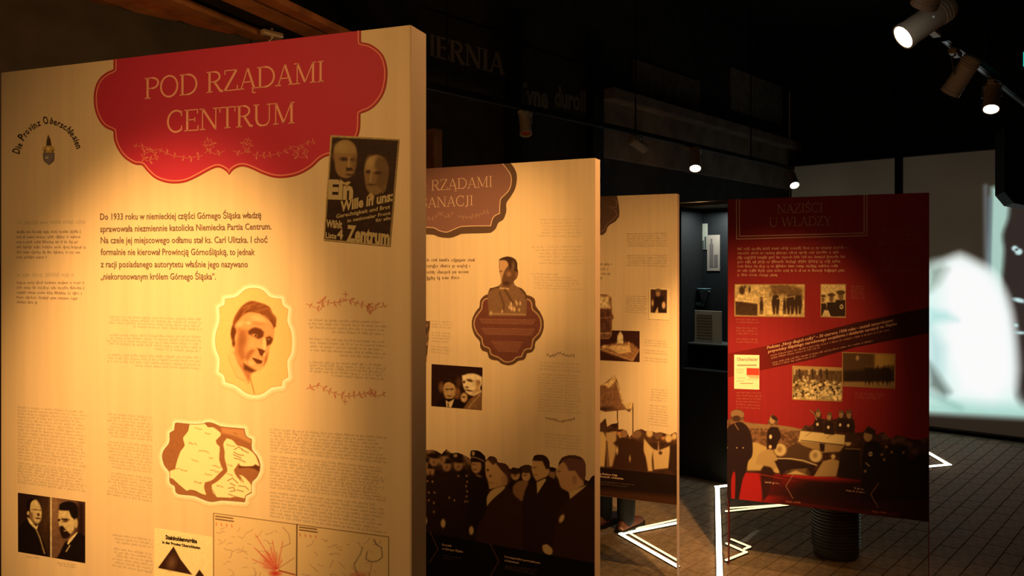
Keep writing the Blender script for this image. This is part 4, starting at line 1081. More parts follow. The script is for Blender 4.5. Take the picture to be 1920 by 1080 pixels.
# ================================================================== PRINTS OF THE SECOND BOARD
K_BRN = mat('ink_brown', (.155, .075, .065), .6); K_BRND = mat('ink_brown_dark', (.11, .06, .042), .6); K_CRM = mat('ink_cream', (.62, .42, .30), .6)
f_ = FR(780, 280, 5.333)
ty2 = lambda x: float(P2.proj(float(P2.loc(x, 400)[0]), 1.9597)[1])
out = f_([(950, 140), (985, 190), (1008, 250), (1008, 320), (990, 400), (950, 470), (905, 540), (905, 610), (890, 670), (870, 705), (825, 735), (800, 790), (770, 820), (740, 835), (460, 845), (420, 860), (360, 882), (300, 885), (230, 875), (180, 855), (90, 850)])
out = smooth(out, False, 4); out = [(out[0][0], ty2(out[0][0]))] + out[1:] + [(700, 440), (700, ty2(700))]
inn = f_([(865, 140), (905, 190), (945, 250), (955, 320), (935, 400), (890, 455), (850, 495), (840, 560), (838, 640), (790, 665), (765, 700), (748, 765), (460, 772), (380, 800), (310, 828), (240, 815), (180, 785), (90, 780)])
inn = smooth(inn, False, 4); inn[0] = (inn[0][0], ty2(inn[0][0])); inn += [(700, 427)]
ik = Ink(P2); ik.poly(out); b2 = ik.build('banner', K_BRND, B2, .0006)
ik = Ink(P2); ik.poly(inn + [(700, ty2(700))]); ik.build('banner_field', mat('ink_mauve', (.22, .105, .092), .6), b2, .0010)
ik = Ink(P2); ik.ribbon(inn, 1.7); ik.build('banner_line', K_CRM, b2, .0014)
ik = Ink(P2); serif(ik, 'POD RZĄDAMI', (748, 362), (924, 350), 20, .9); serif(ik, 'SANACJI', (789, 390), (888, 385), 19, .9); ik.build('title_lettering', K_CRM, b2, .0014)
ik = Ink(P2); sprig(ik, [(800, 412), (815, 410), (825, 398), (838, 408), (850, 398)], .8, 5, 2, .9); sprig(ik, [(858, 405), (878, 408), (900, 402), (917, 396)], .8, 5, 4, .9); ik.build('banner_sprigs', mat('ink_mauve_pale', (.36, .20, .16), .6), b2, .0013)
ik = Ink(P2)
for k, (y, x1, yy) in enumerate(((489, 890, 490), (500, 881, 501), (512, 878, 512), (523, 861, 523))): greek(ik, ((797, y + 1), (x1, yy)), ((797, y + 1), (x1, yy)), 1, 6.5, 30 + k, .01)
ik.build('intro_text', K_TEXT, B2, .0008)
ik = Ink(P2)
greek(ik, ((1005, 413), (1092, 412)), ((1005, 443), (1092, 444)), 6, 3.6, 40, .03, .14); greek(ik, ((990, 464), (1092, 463)), ((1010, 494), (1092, 495)), 6, 3.6, 41, .02, .15)
greek(ik, ((992, 514), (1045, 515)), ((992, 514), (1045, 515)), 1, 4, 42); greek(ik, ((1000, 520), (1092, 522)), ((1000, 540), (1092, 544)), 5, 3.4, 43, .3)
greek(ik, ((1010, 680), (1090, 684)), ((1010, 692), (1088, 697)), 3, 4, 44, .1); greek(ik, ((1008, 702), (1090, 706)), ((1008, 770), (1090, 775)), 14, 3.4, 45, .12)
greek(ik, ((1020, 814), (1090, 820)), ((1020, 836), (1090, 845)), 5, 3.4, 46, .1); greek(ik, ((808, 603), (850, 605)), ((808, 660), (842, 664)), 12, 3.2, 47, .1, gap_after=(3, 8))
ik.build('body_text', K_BODY, B2, .0008)
ik = Ink(P2); sprig(ik, [(1024, 664), (1034, 668), (1048, 661), (1062, 667), (1078, 666)], .7, 4, 6, .9); ik.build('vine_ornament', K_BODY2, B2, .0008); ik = Ink(P2); sprig(ik, [(1022, 783), (1036, 786), (1050, 790), (1064, 788), (1078, 784)], .7, 4, 7, .9); ik.build('vine_ornament', K_BODY2, B2, .0008)

CART = [(175, 400), (130, 420), (100, 460), (92, 520), (60, 560), (30, 620), (22, 680), (35, 740), (60, 790), (95, 830), (100, 880), (125, 920), (165, 935), (180, 980), (215, 1005), (260, 1010), (300, 1040), (355, 1055), (410, 1045), (450, 1015), (500, 1005), (525, 970), (530, 945), (580, 930), (605, 890), (612, 840), (650, 800), (680, 740), (690, 680), (680, 620), (650, 560), (615, 510), (605, 450), (570, 420), (520, 405)]
CIN = [(170, 440), (130, 460), (118, 500), (115, 535), (75, 590), (48, 640), (48, 700), (75, 760), (115, 805), (122, 850), (140, 880), (185, 900), (200, 950), (240, 970), (275, 985), (320, 1018), (360, 1024), (405, 1010), (430, 985), (480, 975), (500, 930), (520, 908), (570, 900), (580, 860), (590, 815), (640, 760), (660, 700), (655, 630), (625, 580), (582, 540), (575, 490), (560, 460), (525, 445)]
BUST = [(270, 85), (300, 65), (360, 52), (420, 75), (445, 120), (447, 170), (455, 200), (440, 250), (410, 280), (425, 320), (480, 345), (520, 385), (530, 440), (525, 600), (180, 600), (170, 400), (190, 345), (265, 325), (290, 300), (290, 240), (278, 200), (272, 130)]
CART = smooth(CART); CIN = smooth(CIN); BUST = smooth(BUST)
def medal(c):
    c.frame(880, 470, 4.909)
    c.alpha = np.maximum(c.sd(CART) < 0, c.sd(BUST) < 0).astype(float)
    c.poly(CART, (94, 66, 50)); c.poly(CIN, (104, 62, 54)); c.line(CIN + CIN[:1], 8, (212, 176, 140), 4)
    for y0, y1, x0, x1 in ((630, 685, 95, 605), (715, 790, 110, 600), (835, 940, 205, 490)):
        for i in range(int((y1 - y0) / 17)): c.line([(x0 + 12 * i, y0 + i * 17), (x1 - 9 * i, y0 + i * 17 + 9)], 8, (150, 104, 84), 5, .8)
    c.poly(BUST[27:55:3] + [(300, 300), (400, 290)], (122, 92, 70), 5); c.noise(.06, 1.8, 7)
    c.poly([(275, 90), (360, 85), (365, 130), (330, 180), (315, 250), (330, 320), (290, 300), (288, 240), (278, 190)], (186, 146, 108), 7); c.poly([(330, 185), (365, 130), (440, 150), (450, 210), (435, 250), (405, 290), (370, 335), (310, 330), (300, 270)], (100, 70, 54), 8)
    c.poly([(275, 85), (300, 64), (360, 52), (420, 75), (446, 130), (445, 190), (420, 190), (395, 160), (370, 170), (355, 110), (330, 88)], (66, 44, 36), 6); c.ell(405, 140, 14, 40, (120, 96, 80), 0, 10, .8)
    c.ell(290, 190, 14, 7, (120, 84, 62), 0, 5); c.ell(365, 215, 22, 24, (140, 104, 78), 0, 10); c.ell(340, 300, 30, 16, (72, 48, 38), 0, 8); c.ell(437, 225, 12, 26, (126, 92, 70), 0, 6); c.line([(282, 345), (360, 352)], 12, (200, 168, 130), 6)
    c.line([(190, 360), (235, 335), (270, 340)], 14, (78, 56, 44), 6); c.line([(470, 350), (520, 400), (525, 440)], 14, (78, 56, 44), 6); c.line([(280, 380), (320, 500), (310, 580)], 12, (88, 62, 48), 7); c.line([(330, 360), (400, 480)], 16, (84, 60, 46), 8)
    for x, y, r_ in ((385, 490, 12), (390, 530, 16), (415, 540, 14), (440, 490, 9), (470, 485, 10), (430, 470, 8), (370, 520, 10), (200, 575, 12), (305, 560, 10), (460, 545, 9)): c.ell(x, y, r_ * .7, r_ * 1.4, (214, 184, 150), 0, 6)
    c.line([(190, 580), (515, 588)], 14, (170, 138, 108), 7, .8)
grid_picture('bust_medallion', P2, [(882, 476), (1024, 476), (1024, 688), (882, 688)], medal, B2, 100, .8, off=.0010)

def two_faces(c):
    c.frame(780, 660, 5.333)
    c.put(np.ones(c.X.shape), (44, 24, 22)); SK, SH, D = (204, 176, 132), (140, 104, 74), (40, 24, 18)
    c.ell(255, 350, 28, 50, (110, 78, 56), 0, 12); c.ell(410, 410, 36, 60, (120, 84, 58), 0, 12); c.ell(430, 300, 30, 50, (80, 52, 38), 0, 16)
    c.ell(335, 380, 60, 100, (180, 148, 106), 0, 7); c.poly([(275, 320), (290, 280), (340, 275), (390, 300), (400, 350), (385, 330), (340, 300), (290, 310)], D, 6); c.ell(312, 372, 18, 7, D, 0, 5, .8); c.ell(358, 372, 18, 7, D, 0, 5, .8); c.ell(335, 405, 8, 16, (200, 170, 126), 0, 5); c.ell(335, 440, 24, 6, (90, 60, 42), 0, 5)
    c.poly([(200, 540), (220, 500), (290, 470), (390, 470), (480, 500), (500, 560)], (30, 18, 16), 7); c.poly([(298, 480), (330, 500), (385, 468), (355, 555), (305, 550)], (214, 190, 150), 5); c.line([(322, 515), (325, 552)], 12, (90, 66, 50), 4)
    c.ell(482, 455, 34, 48, (196, 162, 120), 0, 8); c.ell(478, 450, 16, 6, D, 0, 5)
    c.poly([(462, 235), (530, 215), (600, 220), (662, 250), (662, 420), (600, 440), (540, 430), (500, 400), (470, 330)], (232, 212, 176), 7); c.poly([(590, 280), (640, 300), (640, 400), (560, 430), (600, 350)], (190, 158, 118), 16)
    c.ell(540, 285, 30, 13, (80, 54, 40), 15, 7); c.ell(482, 300, 14, 13, (80, 54, 40), 0, 6); c.line([(500, 300), (498, 350)], 10, (236, 216, 180), 5); c.ell(510, 352, 18, 8, (110, 76, 54), 0, 5); c.ell(530, 385, 34, 8, (90, 60, 44), 10, 6); c.ell(625, 305, 20, 26, (150, 116, 84), 0, 7); c.ell(655, 360, 12, 26, (60, 40, 30), 0, 6)
    c.poly([(470, 570), (540, 470), (600, 430), (665, 395), (670, 590)], (124, 92, 66), 7); c.line([(520, 570), (570, 500), (640, 430)], 12, (170, 136, 100), 7); c.noise(.08, 3, 3)
grid_picture('photograph_of_two_men', P2, FR(780, 660, 5.333)([(158, 120), (667, 155), (660, 580), (155, 538)]), two_faces, B2, 40, .8, off=.0010)
def sliver(c):
    c.put(np.ones(c.X.shape), (126, 98, 74)); c.noise(.5, 5, 3)
grid_picture('narrow_cut_out_photograph', P2, [(786, 601), (807, 602), (800, 679), (780, 676)], sliver, B2, 90, 1.0, off=.0009)

def crowd2(c):
    c.frame(780, 820, 4.153)
    sil = [(0, 110), (60, 110), (100, 95), (150, 100), (200, 130), (240, 90), (275, 120), (330, 118), (400, 150), (425, 170), (425, 110), (450, 97), (500, 110), (540, 150), (545, 180), (580, 145), (630, 165), (635, 190), (700, 205), (735, 250), (760, 232), (800, 240), (820, 225), (870, 210), (905, 225), (915, 150), (960, 132), (1010, 145), (1042, 190), (1045, 230), (1080, 235), (1100, 250), (1120, 180), (1160, 145), (1240, 138), (1300, 165), (1325, 220), (1320, 330), (1345, 340), (1375, 300), (1420, 290), (1420, 1300), (-430, 1300), (-430, 130), (-300, 100), (-150, 135)]
    sil = smooth(sil, True, 3, 70); c.alpha = (c.sd(sil) < 0).astype(float)
    c.put(np.ones(c.X.shape), (40, 26, 22)); B_, B2_, SK, SH, W_ = (36, 22, 18), (58, 36, 28), (196, 158, 116), (120, 88, 66), (204, 176, 130)
    c.put(np.clip((260 - c.Y) / 80, 0, 1) * np.clip((480 - c.X) / 60, 0, 1), (120, 92, 70)); c.noise(.3, 5, 6)
    for x, y in ((110, 260), (240, 220), (330, 215), (200, 160), (60, 210), (140, 180)): c.ell(x, y, 34, 46, (150, 118, 88), 0, 8); c.ell(x, y - 36, 52, 20, B_, 8, 8); c.ell(x, y + 14, 12, 14, SH, 0, 6)
    c.ell(312, 150, 60, 30, B_, 5, 6); c.ell(308, 142, 16, 14, W_, 0, 4, .7)
    for x in (110, 250, 330): c.poly([(x - 70, 720), (x - 55, 330), (x, 285), (x + 60, 330), (x + 60, 740)], (44, 28, 26), 8)
    for x, y in ((100, 430), (145, 430), (100, 490), (140, 510), (90, 340), (130, 345), (395, 300), (398, 345), (392, 380), (400, 420), (395, 460), (405, 500), (385, 500), (140, 580), (260, 470), (330, 300), (300, 490)): c.ell(x, y, 7, 9, (150, 120, 80), 0, 4)
    c.poly([(420, 240), (540, 245), (570, 320), (570, 700), (440, 760), (400, 600), (430, 330)], B_, 7)
    c.ell(470, 225, 40, 56, (170, 132, 98), 0, 6); c.poly([(425, 170), (425, 105), (450, 97), (500, 112), (542, 155), (520, 195), (430, 190)], (34, 20, 18), 5); c.line([(420, 152), (470, 158), (530, 185)], 8, (150, 118, 88), 3); c.ell(447, 125, 12, 18, (180, 150, 110), 0, 4); c.ell(450, 210, 16, 6, SH, 0, 4); c.ell(455, 250, 18, 6, SH, 0, 4); c.ell(490, 300, 24, 8, (140, 108, 78), 20, 5)
    c.poly([(540, 190), (580, 160), (625, 190), (640, 210), (700, 240), (720, 330), (690, 390), (610, 410), (570, 400), (560, 340), (545, 300), (540, 240)], SK, 6)
    c.poly([(555, 170), (580, 147), (632, 168), (700, 200), (735, 255), (740, 330), (715, 380), (700, 300), (660, 250), (620, 200), (600, 215)], (78, 52, 44), 6); c.ell(560, 255, 10, 10, (90, 62, 46), 0, 4); c.ell(690, 330, 22, 40, (176, 138, 104), 0, 8); c.ell(580, 300, 12, 8, SH, 0, 4); c.line([(565, 350), (600, 355)], 5, SH, 3)
    c.poly([(450, 1000), (480, 700), (550, 560), (560, 410), (700, 370), (750, 420), (830, 500), (880, 700), (880, 1000)], B2_, 6); c.poly([(555, 460), (600, 405), (695, 375), (690, 400), (600, 480), (552, 535)], W_, 4)
    c.ell(775, 290, 34, 44, SK, 0, 6); c.ell(772, 260, 42, 30, (58, 38, 30), 0, 6); c.ell(858, 300, 34, 44, SK, 0, 6); c.ell(862, 245, 44, 34, (70, 48, 38), 0, 6); c.ell(770, 300, 14, 6, SH, 0, 4); c.ell(850, 295, 14, 6, SH, 0, 4)
    c.poly([(755, 380), (800, 340), (870, 340), (880, 400), (825, 500), (760, 440)], (146, 110, 82), 5); c.ell(1060, 290, 26, 44, (150, 116, 86), 0, 6); c.ell(1065, 245, 24, 24, B_, 0, 5)
    c.poly([(905, 180), (990, 170), (1030, 220), (1035, 280), (985, 340), (940, 345), (910, 290), (900, 235)], SK, 5); c.poly([(910, 165), (930, 138), (1000, 140), (1042, 190), (1040, 240), (1015, 250), (985, 185), (920, 180)], (54, 34, 28), 5); c.ell(925, 235, 14, 5, SH, 0, 4); c.line([(915, 290), (945, 293)], 5, SH, 3)
    c.poly([(830, 520), (870, 370), (940, 340), (1030, 300), (1100, 340), (1180, 430), (1200, 900), (830, 900)], (46, 28, 24), 6); c.poly([(940, 350), (1005, 320), (1015, 330), (945, 440)], W_, 4)
    c.poly([(1095, 240), (1150, 180), (1220, 200), (1290, 300), (1310, 370), (1200, 440), (1180, 420), (1130, 390), (1110, 330), (1090, 290)], (190, 150, 114), 6); c.poly([(1115, 185), (1160, 147), (1240, 140), (1300, 165), (1325, 220), (1315, 345), (1280, 320), (1240, 260), (1190, 260), (1160, 200)], (104, 70, 66), 6); c.line([(1120, 180), (1200, 150), (1280, 165)], 12, (60, 38, 32), 6); c.ell(1235, 330, 18, 34, (164, 124, 92), 0, 5); c.ell(1115, 265, 12, 6, SH, 0, 4)
    c.poly([(1050, 960), (1100, 600), (1190, 470), (1200, 430), (1330, 375), (1400, 420), (1420, 1000)], (56, 35, 27), 6); c.poly([(1192, 430), (1330, 370), (1300, 400), (1200, 480)], W_, 4)
    for x, y, a in ((212, 670, 0), (432, 725, 0), (1135, 632, 25), (70, 650, 0)): c.ell(x, y, 18, 34, W_, a, 5)
    c.poly([(985, 840), (1020, 830), (1062, 870), (1060, 910), (1030, 915), (990, 885)], W_, 5)
    c.poly([(-430, 650), (1420, 985), (1420, 1400), (-430, 1400)], (14, 9, 8), 4)
    for L_ in ([(112, 738), (172, 870), (106, 975)], [(580, 832), (646, 965), (580, 1078)]): c.line(L_, 6, (120, 84, 66), 4)
cr = grid_picture('crowd_print', P2, [(679, 838), (1115, 838), (1115, 1105), (679, 1105)], crowd2, B2, 40, .9, off=.0007)
ik = Ink(P2); text(ik, 'Pogrzeb', (829, 1023), (847, 1025), 4, .03); text(ik, 'w Górnym Śląsku', (829, 1030), (868, 1036), 4, .03)
text(ik, 'Uroczystości pogrzebowe', (946, 1045), (1013, 1057), 4, .03); text(ik, 'w Katowicach', (946, 1052), (973, 1057), 4, .03); ik.build('caption_lettering', K_CRM, cr, .0011)
ik = Ink(P2); greek(ik, ((829, 1042), (868, 1048)), ((829, 1047), (850, 1050)), 2, 2.6, 60); greek(ik, ((946, 1061), (1013, 1070)), ((946, 1066), (1005, 1078)), 3, 2.6, 61); ik.build('caption_small_text', mat('ink_dimbrown', (.10, .06, .045), .7), cr, .0011)

# ================================================================== PRINTS OF THE THIRD BOARD
f_ = FR(1100, 350, 3.6)
ik = Ink(P3); o3 = f_([(205, 66), (217, 120), (222, 175), (218, 205), (195, 235), (160, 255), (140, 275), (132, 305), (112, 325), (90, 328)])
o3[0] = (o3[0][0], float(P3.proj(float(P3.loc(o3[0][0], 400)[0]), 1.9597)[1])); ik.poly(o3 + [(1060, 441), (1060, float(P3.proj(float(P3.loc(1060, 400)[0]), 1.9597)[1]))]); b3 = ik.build('banner', K_BRND, B3, .0008)
ik = Ink(P3); ik.ribbon(f_([(178, 80), (205, 100), (200, 140), (150, 135), (195, 160), (205, 195), (170, 225), (130, 260), (120, 290), (98, 305)]), 1.1); ik.build('banner_line', mat('ink_mauve_pale2', (.30, .17, .14), .6), b3, .0014)
ik = Ink(P3)
greek(ik, ((1166, 440), (1253, 438)), ((1175, 462), (1253, 462)), 6, 3.0, 70, .02, .1); greek(ik, ((1168, 480), (1253, 480)), ((1172, 498), (1253, 500)), 5, 3.0, 71, .02, .1); greek(ik, ((1172, 556), (1214, 557)), ((1172, 585), (1214, 588)), 8, 2.6, 72)
greek(ik, ((1208, 638), (1252, 641)), ((1208, 676), (1252, 680)), 9, 2.6, 73, gap_after=(3, 6)); greek(ik, ((1220, 730), (1254, 733)), ((1214, 795), (1254, 800)), 14, 2.6, 74, gap_after=(5,))
ik.build('body_text', K_BODY, B3, .0008)
ik = Ink(P3)
for i, (a, b) in enumerate(((497, 1144), (506, 1140), (515, 1145), (523, 1130))): greek(ik, ((1110, a), (b, a)), ((1110, a), (b, a)), 1, 5, 76 + i, .01)
ik.build('intro_text', K_BODY2, B3, .0008)
def small_portrait(c):
    c.frame(1100, 350, 3.6); c.put(np.ones(c.X.shape), (236, 214, 172)); c.poly([(432, 693), (543, 697), (541, 853), (432, 850)], (70, 44, 40), 3)
    c.poly([(450, 850), (460, 740), (520, 740), (535, 850)], (40, 24, 22), 5); c.ell(482, 720, 14, 22, (170, 130, 96), 0, 4); c.ell(483, 700, 18, 12, (110, 84, 66), 0, 4); c.ell(445, 785, 8, 20, (200, 160, 120), 0, 4); c.ell(520, 800, 12, 24, (214, 176, 134), 0, 4); c.poly([(460, 853), (480, 810), (484, 853)], (214, 180, 140), 3)
grid_picture('small_portrait_print', P3, FR(1100, 350, 3.6)([(420, 684), (557, 687), (556, 900), (422, 895)]), small_portrait, B3, 200, .8, off=.0012)
def model(c):
    c.frame(1100, 600, 3.6); c.put(np.ones(c.X.shape), (62, 32, 30)); SK = (216, 178, 128)
    c.poly([(90, 190), (170, 160), (290, 150), (355, 200), (310, 278), (200, 245), (100, 205)], (150, 108, 76), 8); c.poly([(205, 160), (208, 105), (228, 75), (246, 105), (248, 160)], (244, 220, 176), 4); c.poly([(170, 170), (290, 170), (300, 215), (220, 230), (150, 190)], (222, 186, 136), 7); c.ell(125, 180, 24, 12, SK, 0, 5); c.line([(90, 195), (310, 275), (355, 200)], 5, (200, 160, 112), 4); c.line([(285, 150), (285, 180)], 8, SK, 3); c.noise(.15, 2, 2)
grid_picture('cathedral_model_photograph', P3, FR(1100, 600, 3.6)([(40, 66), (358, 75), (358, 283), (40, 268)]), model, B3, 60, .8, off=.0012)
def badge(c):
    c.frame(1100, 350, 3.6)
    rr = [(40, 725), (140, 728), (168, 750), (174, 860), (185, 882), (174, 900), (170, 1000), (150, 1028), (40, 1030)]
    c.alpha = (c.sd(rr) < 2).astype(float); c.put(np.ones(c.X.shape), (120, 86, 66)); c.poly([(40, 740), (150, 740), (160, 822), (40, 822)], (226, 200, 156), 14); c.poly([(40, 825), (160, 825), (160, 980), (40, 980)], (96, 62, 52), 5); c.line([(40, 885), (165, 885)], 6, (150, 110, 84), 4); c.line([(40, 988), (160, 990)], 6, (190, 150, 112), 4); c.line(rr, 7, (170, 126, 90), 4); c.noise(.2, 3, 2)
grid_picture('scenic_medallion', P3, [(1108, 550), (1153, 550), (1153, 638), (1108, 638)], badge, B3, 120, .8, off=.0018)
def procession(c):
    c.frame(1100, 600, 3.6)
    can_ = [(60, 440), (90, 440), (130, 420), (190, 370), (205, 400), (225, 460), (235, 500), (255, 570), (310, 550), (312, 590), (290, 622), (262, 605), (130, 620), (60, 600)]
    cro = [(-570, 700), (-420, 672), (-300, 705), (-160, 680), (-40, 712), (60, 690), (90, 700), (130, 660), (140, 720), (170, 700), (205, 695), (212, 740), (240, 735), (270, 745), (290, 790), (330, 745), (370, 735), (400, 750), (430, 745), (470, 760), (500, 755), (560, 775), (600, 755), (612, 770), (640, 1300), (-570, 1300)]
    poles = np.minimum(np.abs(c.X - (200 + (c.Y - 460) * .045)), np.abs(c.X - 312))
    c.alpha = ((c.sd(can_) < 0) | (c.sd(cro) < 0) | ((poles < 4.5) & (c.Y > 420) & (c.Y < 800) & ((c.X < 240) | (c.Y > 560)))).astype(float)
    c.put(np.ones(c.X.shape), (66, 42, 32)); c.poly(can_, (134, 96, 72), 3); c.poly([(60, 430), (130, 425), (190, 370), (195, 410), (150, 460), (120, 440), (60, 450)], (226, 196, 142), 6); c.poly([(200, 420), (235, 480), (250, 560), (310, 550), (308, 600), (270, 600), (240, 560), (215, 470)], (222, 192, 140), 6); c.ell(120, 600, 60, 14, (70, 46, 36), 0, 10)
    c.put(((c.Y > 640) & (c.Y < 830)) * .9, (84, 56, 42)); n = c.noise(.14, 3, 8)
    W_ = (214, 182, 130)
    r = random.Random(4)
    for i in range(26): x = r.uniform(60, 610); y = r.uniform(755, 800); c.ell(x, y, 13, 18, (150 + r.random() * 50, 120 + r.random() * 40, 86), 0, 5); c.ell(x, y - 14, 14, 9, (54, 34, 26), 0, 5)
    c.poly([(60, 760), (110, 750), (135, 800), (120, 990), (60, 990)], W_, 6); c.poly([(130, 760), (200, 750), (200, 990), (140, 990)], (190, 156, 112), 6); c.line([(135, 820), (150, 990)], 8, (90, 62, 46), 5); c.ell(108, 730, 22, 24, (80, 54, 42), 0, 5); c.ell(188, 712, 20, 22, (54, 34, 28), 0, 5)
    c.poly([(170, 1000), (200, 860), (180, 830), (240, 790), (300, 800), (390, 830), (420, 1010)], (62, 38, 30), 7); c.ell(256, 765, 22, 28, (150, 112, 82), 0, 5); c.ell(340, 770, 30, 28, (130, 96, 72), 0, 5); c.ell(205, 880, 8, 24, W_, 0, 5); c.ell(292, 935, 6, 20, (180, 146, 104), 0, 4)
    c.poly([(388, 800), (430, 850), (450, 870), (440, 940), (445, 1020), (415, 1020), (400, 930), (385, 880)], W_, 5); c.ell(425, 765, 22, 26, W_, 0, 6); c.poly([(445, 870), (480, 880), (485, 820), (490, 880), (560, 850), (565, 890), (552, 1000), (455, 1010)], (210, 178, 128), 5); c.ell(498, 897, 12, 12, (80, 54, 42), 0, 4); c.ell(485, 775, 30, 26, (110, 80, 60), 0, 5); c.ell(552, 800, 22, 26, W_, 0, 6); c.ell(592, 785, 16, 22, W_, 0, 6); c.poly([(565, 850), (612, 840), (612, 1040), (552, 1010)], (54, 34, 28), 6)
    c.poly([(-570, 930), (650, 1052), (650, 1300), (-570, 1300)], (34, 20, 15), 3)
    c.put(np.clip((c.Y - (1120 + (c.X - 90) * .1)) / 40, 0, 1) * .6, (96, 60, 40))
vbot = lambda pl, px, v: float(pl.proj(float(pl.loc(px, 500)[0]), v)[1])
g3 = grid_picture('procession_print', P3, [(946, 698), (1269.2, 698), (1269.2, vbot(P3, 1269, .427)), (946, vbot(P3, 946, .427))], procession, B3, 60, .85, off=.0009)
ik = Ink(P3); text(ik, 'Procesja Bożego Ciała', (1110, 888), (1158, 893), 3.6, .03); text(ik, 'na ulicach miasta', (1110, 893), (1169, 899), 3.6, .03); ik.build('caption_lettering', K_CRM, g3, .0014)
ik = Ink(P3); greek(ik, ((1120, 903), (1190, 910)), ((1120, 907), (1175, 913)), 2, 2.4, 90); ik.build('caption_small_text', mat('ink_dimbrown2', (.14, .085, .06), .7), g3, .0014)

# ================================================================== PRINTS OF THE RED BOARD
K_GOLD = mat('ink_gold', (.60, .34, .22), .6); K_GOLD2 = mat('ink_gold_dim', (.36, .10, .07), .6)
f_ = FR(1350, 350, 4.8); ty4 = lambda x: float(P4.proj(float(P4.loc(x, 400)[0]), 1.9597)[1])
ik = Ink(P4)
for d in (0, 4.8):
    L_ = f_([(148 + d * 4.8 * 1.15, 120), (150 + d * 4.8 * 1.15, 472 - d * 5.4), (1322 - d * 5.2, 440 - d * 4.6), (1322 - d * 5.2, 70)])
    L_[0] = (L_[0][0], ty4(L_[0][0])); L_[3] = (L_[3][0], ty4(L_[3][0])); ik.ribbon(L_, 1.9)
ik.build('title_frame', K_GOLD, B4, .0010)
ik = Ink(P4); serif(ik, 'NAZIŚCI', f_([(512, 0)])[0][:1] + (400.5,), (1543, 397), 17, .85); serif(ik, 'U WŁADZY', (1442, 425), (1559, 422), 17, .85); ik.build('title_lettering', K_GOLD, B4, .0010)
ik = Ink(P4)
ends = (1584, 1573, 1584, 1576, 1571, 1584, 1456)
for i, x1 in enumerate(ends): y = 469 + i * 8.1; greek(ik, ((1380, y), (x1, y - 3.0 + i * .55)), ((1380, y), (x1, y - 3.0 + i * .55)), 1, 5.4, 100 + i, .005)
ik.build('intro_text', K_GOLD, B4, .0010)
ik = Ink(P4)
greek(ik, ((1645, 428), (1726, 425)), ((1645, 460), (1726, 459)), 8, 3.2, 110, .02, .1); greek(ik, ((1645, 484), (1726, 483)), ((1650, 508), (1726, 510)), 6, 3.2, 111, .02, .1)
greek(ik, ((1379, 600), (1424, 601)), ((1379, 642), (1422, 643)), 9, 3.2, 112, .1, gap_after=(2, 6)); greek(ik, ((1379, 737), (1432, 738)), ((1379, 765), (1425, 767)), 6, 3.2, 113, .1)
greek(ik, ((1594, 538), (1622, 538)), ((1594, 560), (1622, 561)), 6, 3.2, 114, .1); greek(ik, ((1602, 738), (1660, 741)), ((1602, 746), (1650, 749)), 3, 3.2, 115, .1)
ik.build('body_text', K_GOLD2, B4, .0008)
def sash(c):
    c.frame(1350, 520, 4.5); c.alpha = (c.sd([(50, 645), (400, 575), (1150, 380), (1770, 250), (1770, 470), (1150, 590), (800, 690), (350, 785), (50, 850)]) < 0).astype(float)
    c.put(np.ones(c.X.shape), (112, 22, 22)); c.put(np.clip((c.X - 200) / 900, 0, 1) * .75, (36, 12, 14)); c.poly([(395, 580), (1150, 392), (1460, 345), (1490, 400), (1150, 520), (820, 670), (440, 752)], (70, 18, 18), 20, .5)
s4 = grid_picture('diagonal_sash', P4, [(1365.6, 572), (1741.5, 572), (1741.5, 712), (1365.6, 712)], sash, B4, 30, 1.0, off=.0006)
ik = Ink(P4); f_ = FR(1350, 520, 4.5)
def st(s_, x0, y0, x1, y1, h, b=.02): A_, B_ = f_([(x0, y0), (x1, y1)]); text(ik, s_, A_, B_, h / 4.5, b)
st('Podczas „Nocy długich noży” – 30 czerwca 1934 roku – zostali zamordowani', 398, 605, 1460, 372, 26); st('przywódcy śląskiego narodowego socjalizmu i działacze opozycji na Śląsku', 406, 638, 1490, 400, 24)
ik.build('sash_lettering', K_GOLD, s4, .0010)
ik = Ink(P4); A4 = lambda *p: tuple(f_(p))
greek(ik, A4((418, 668), (1430, 448)), A4((424, 688), (840, 598)), 2, 3.4, 120, .01); greek(ik, A4((434, 728), (1290, 540)), A4((440, 746), (810, 668)), 2, 3.4, 121, .01)
ik.build('sash_small_text', mat('ink_gold_mid', (.42, .20, .13), .6), s4, .0010)

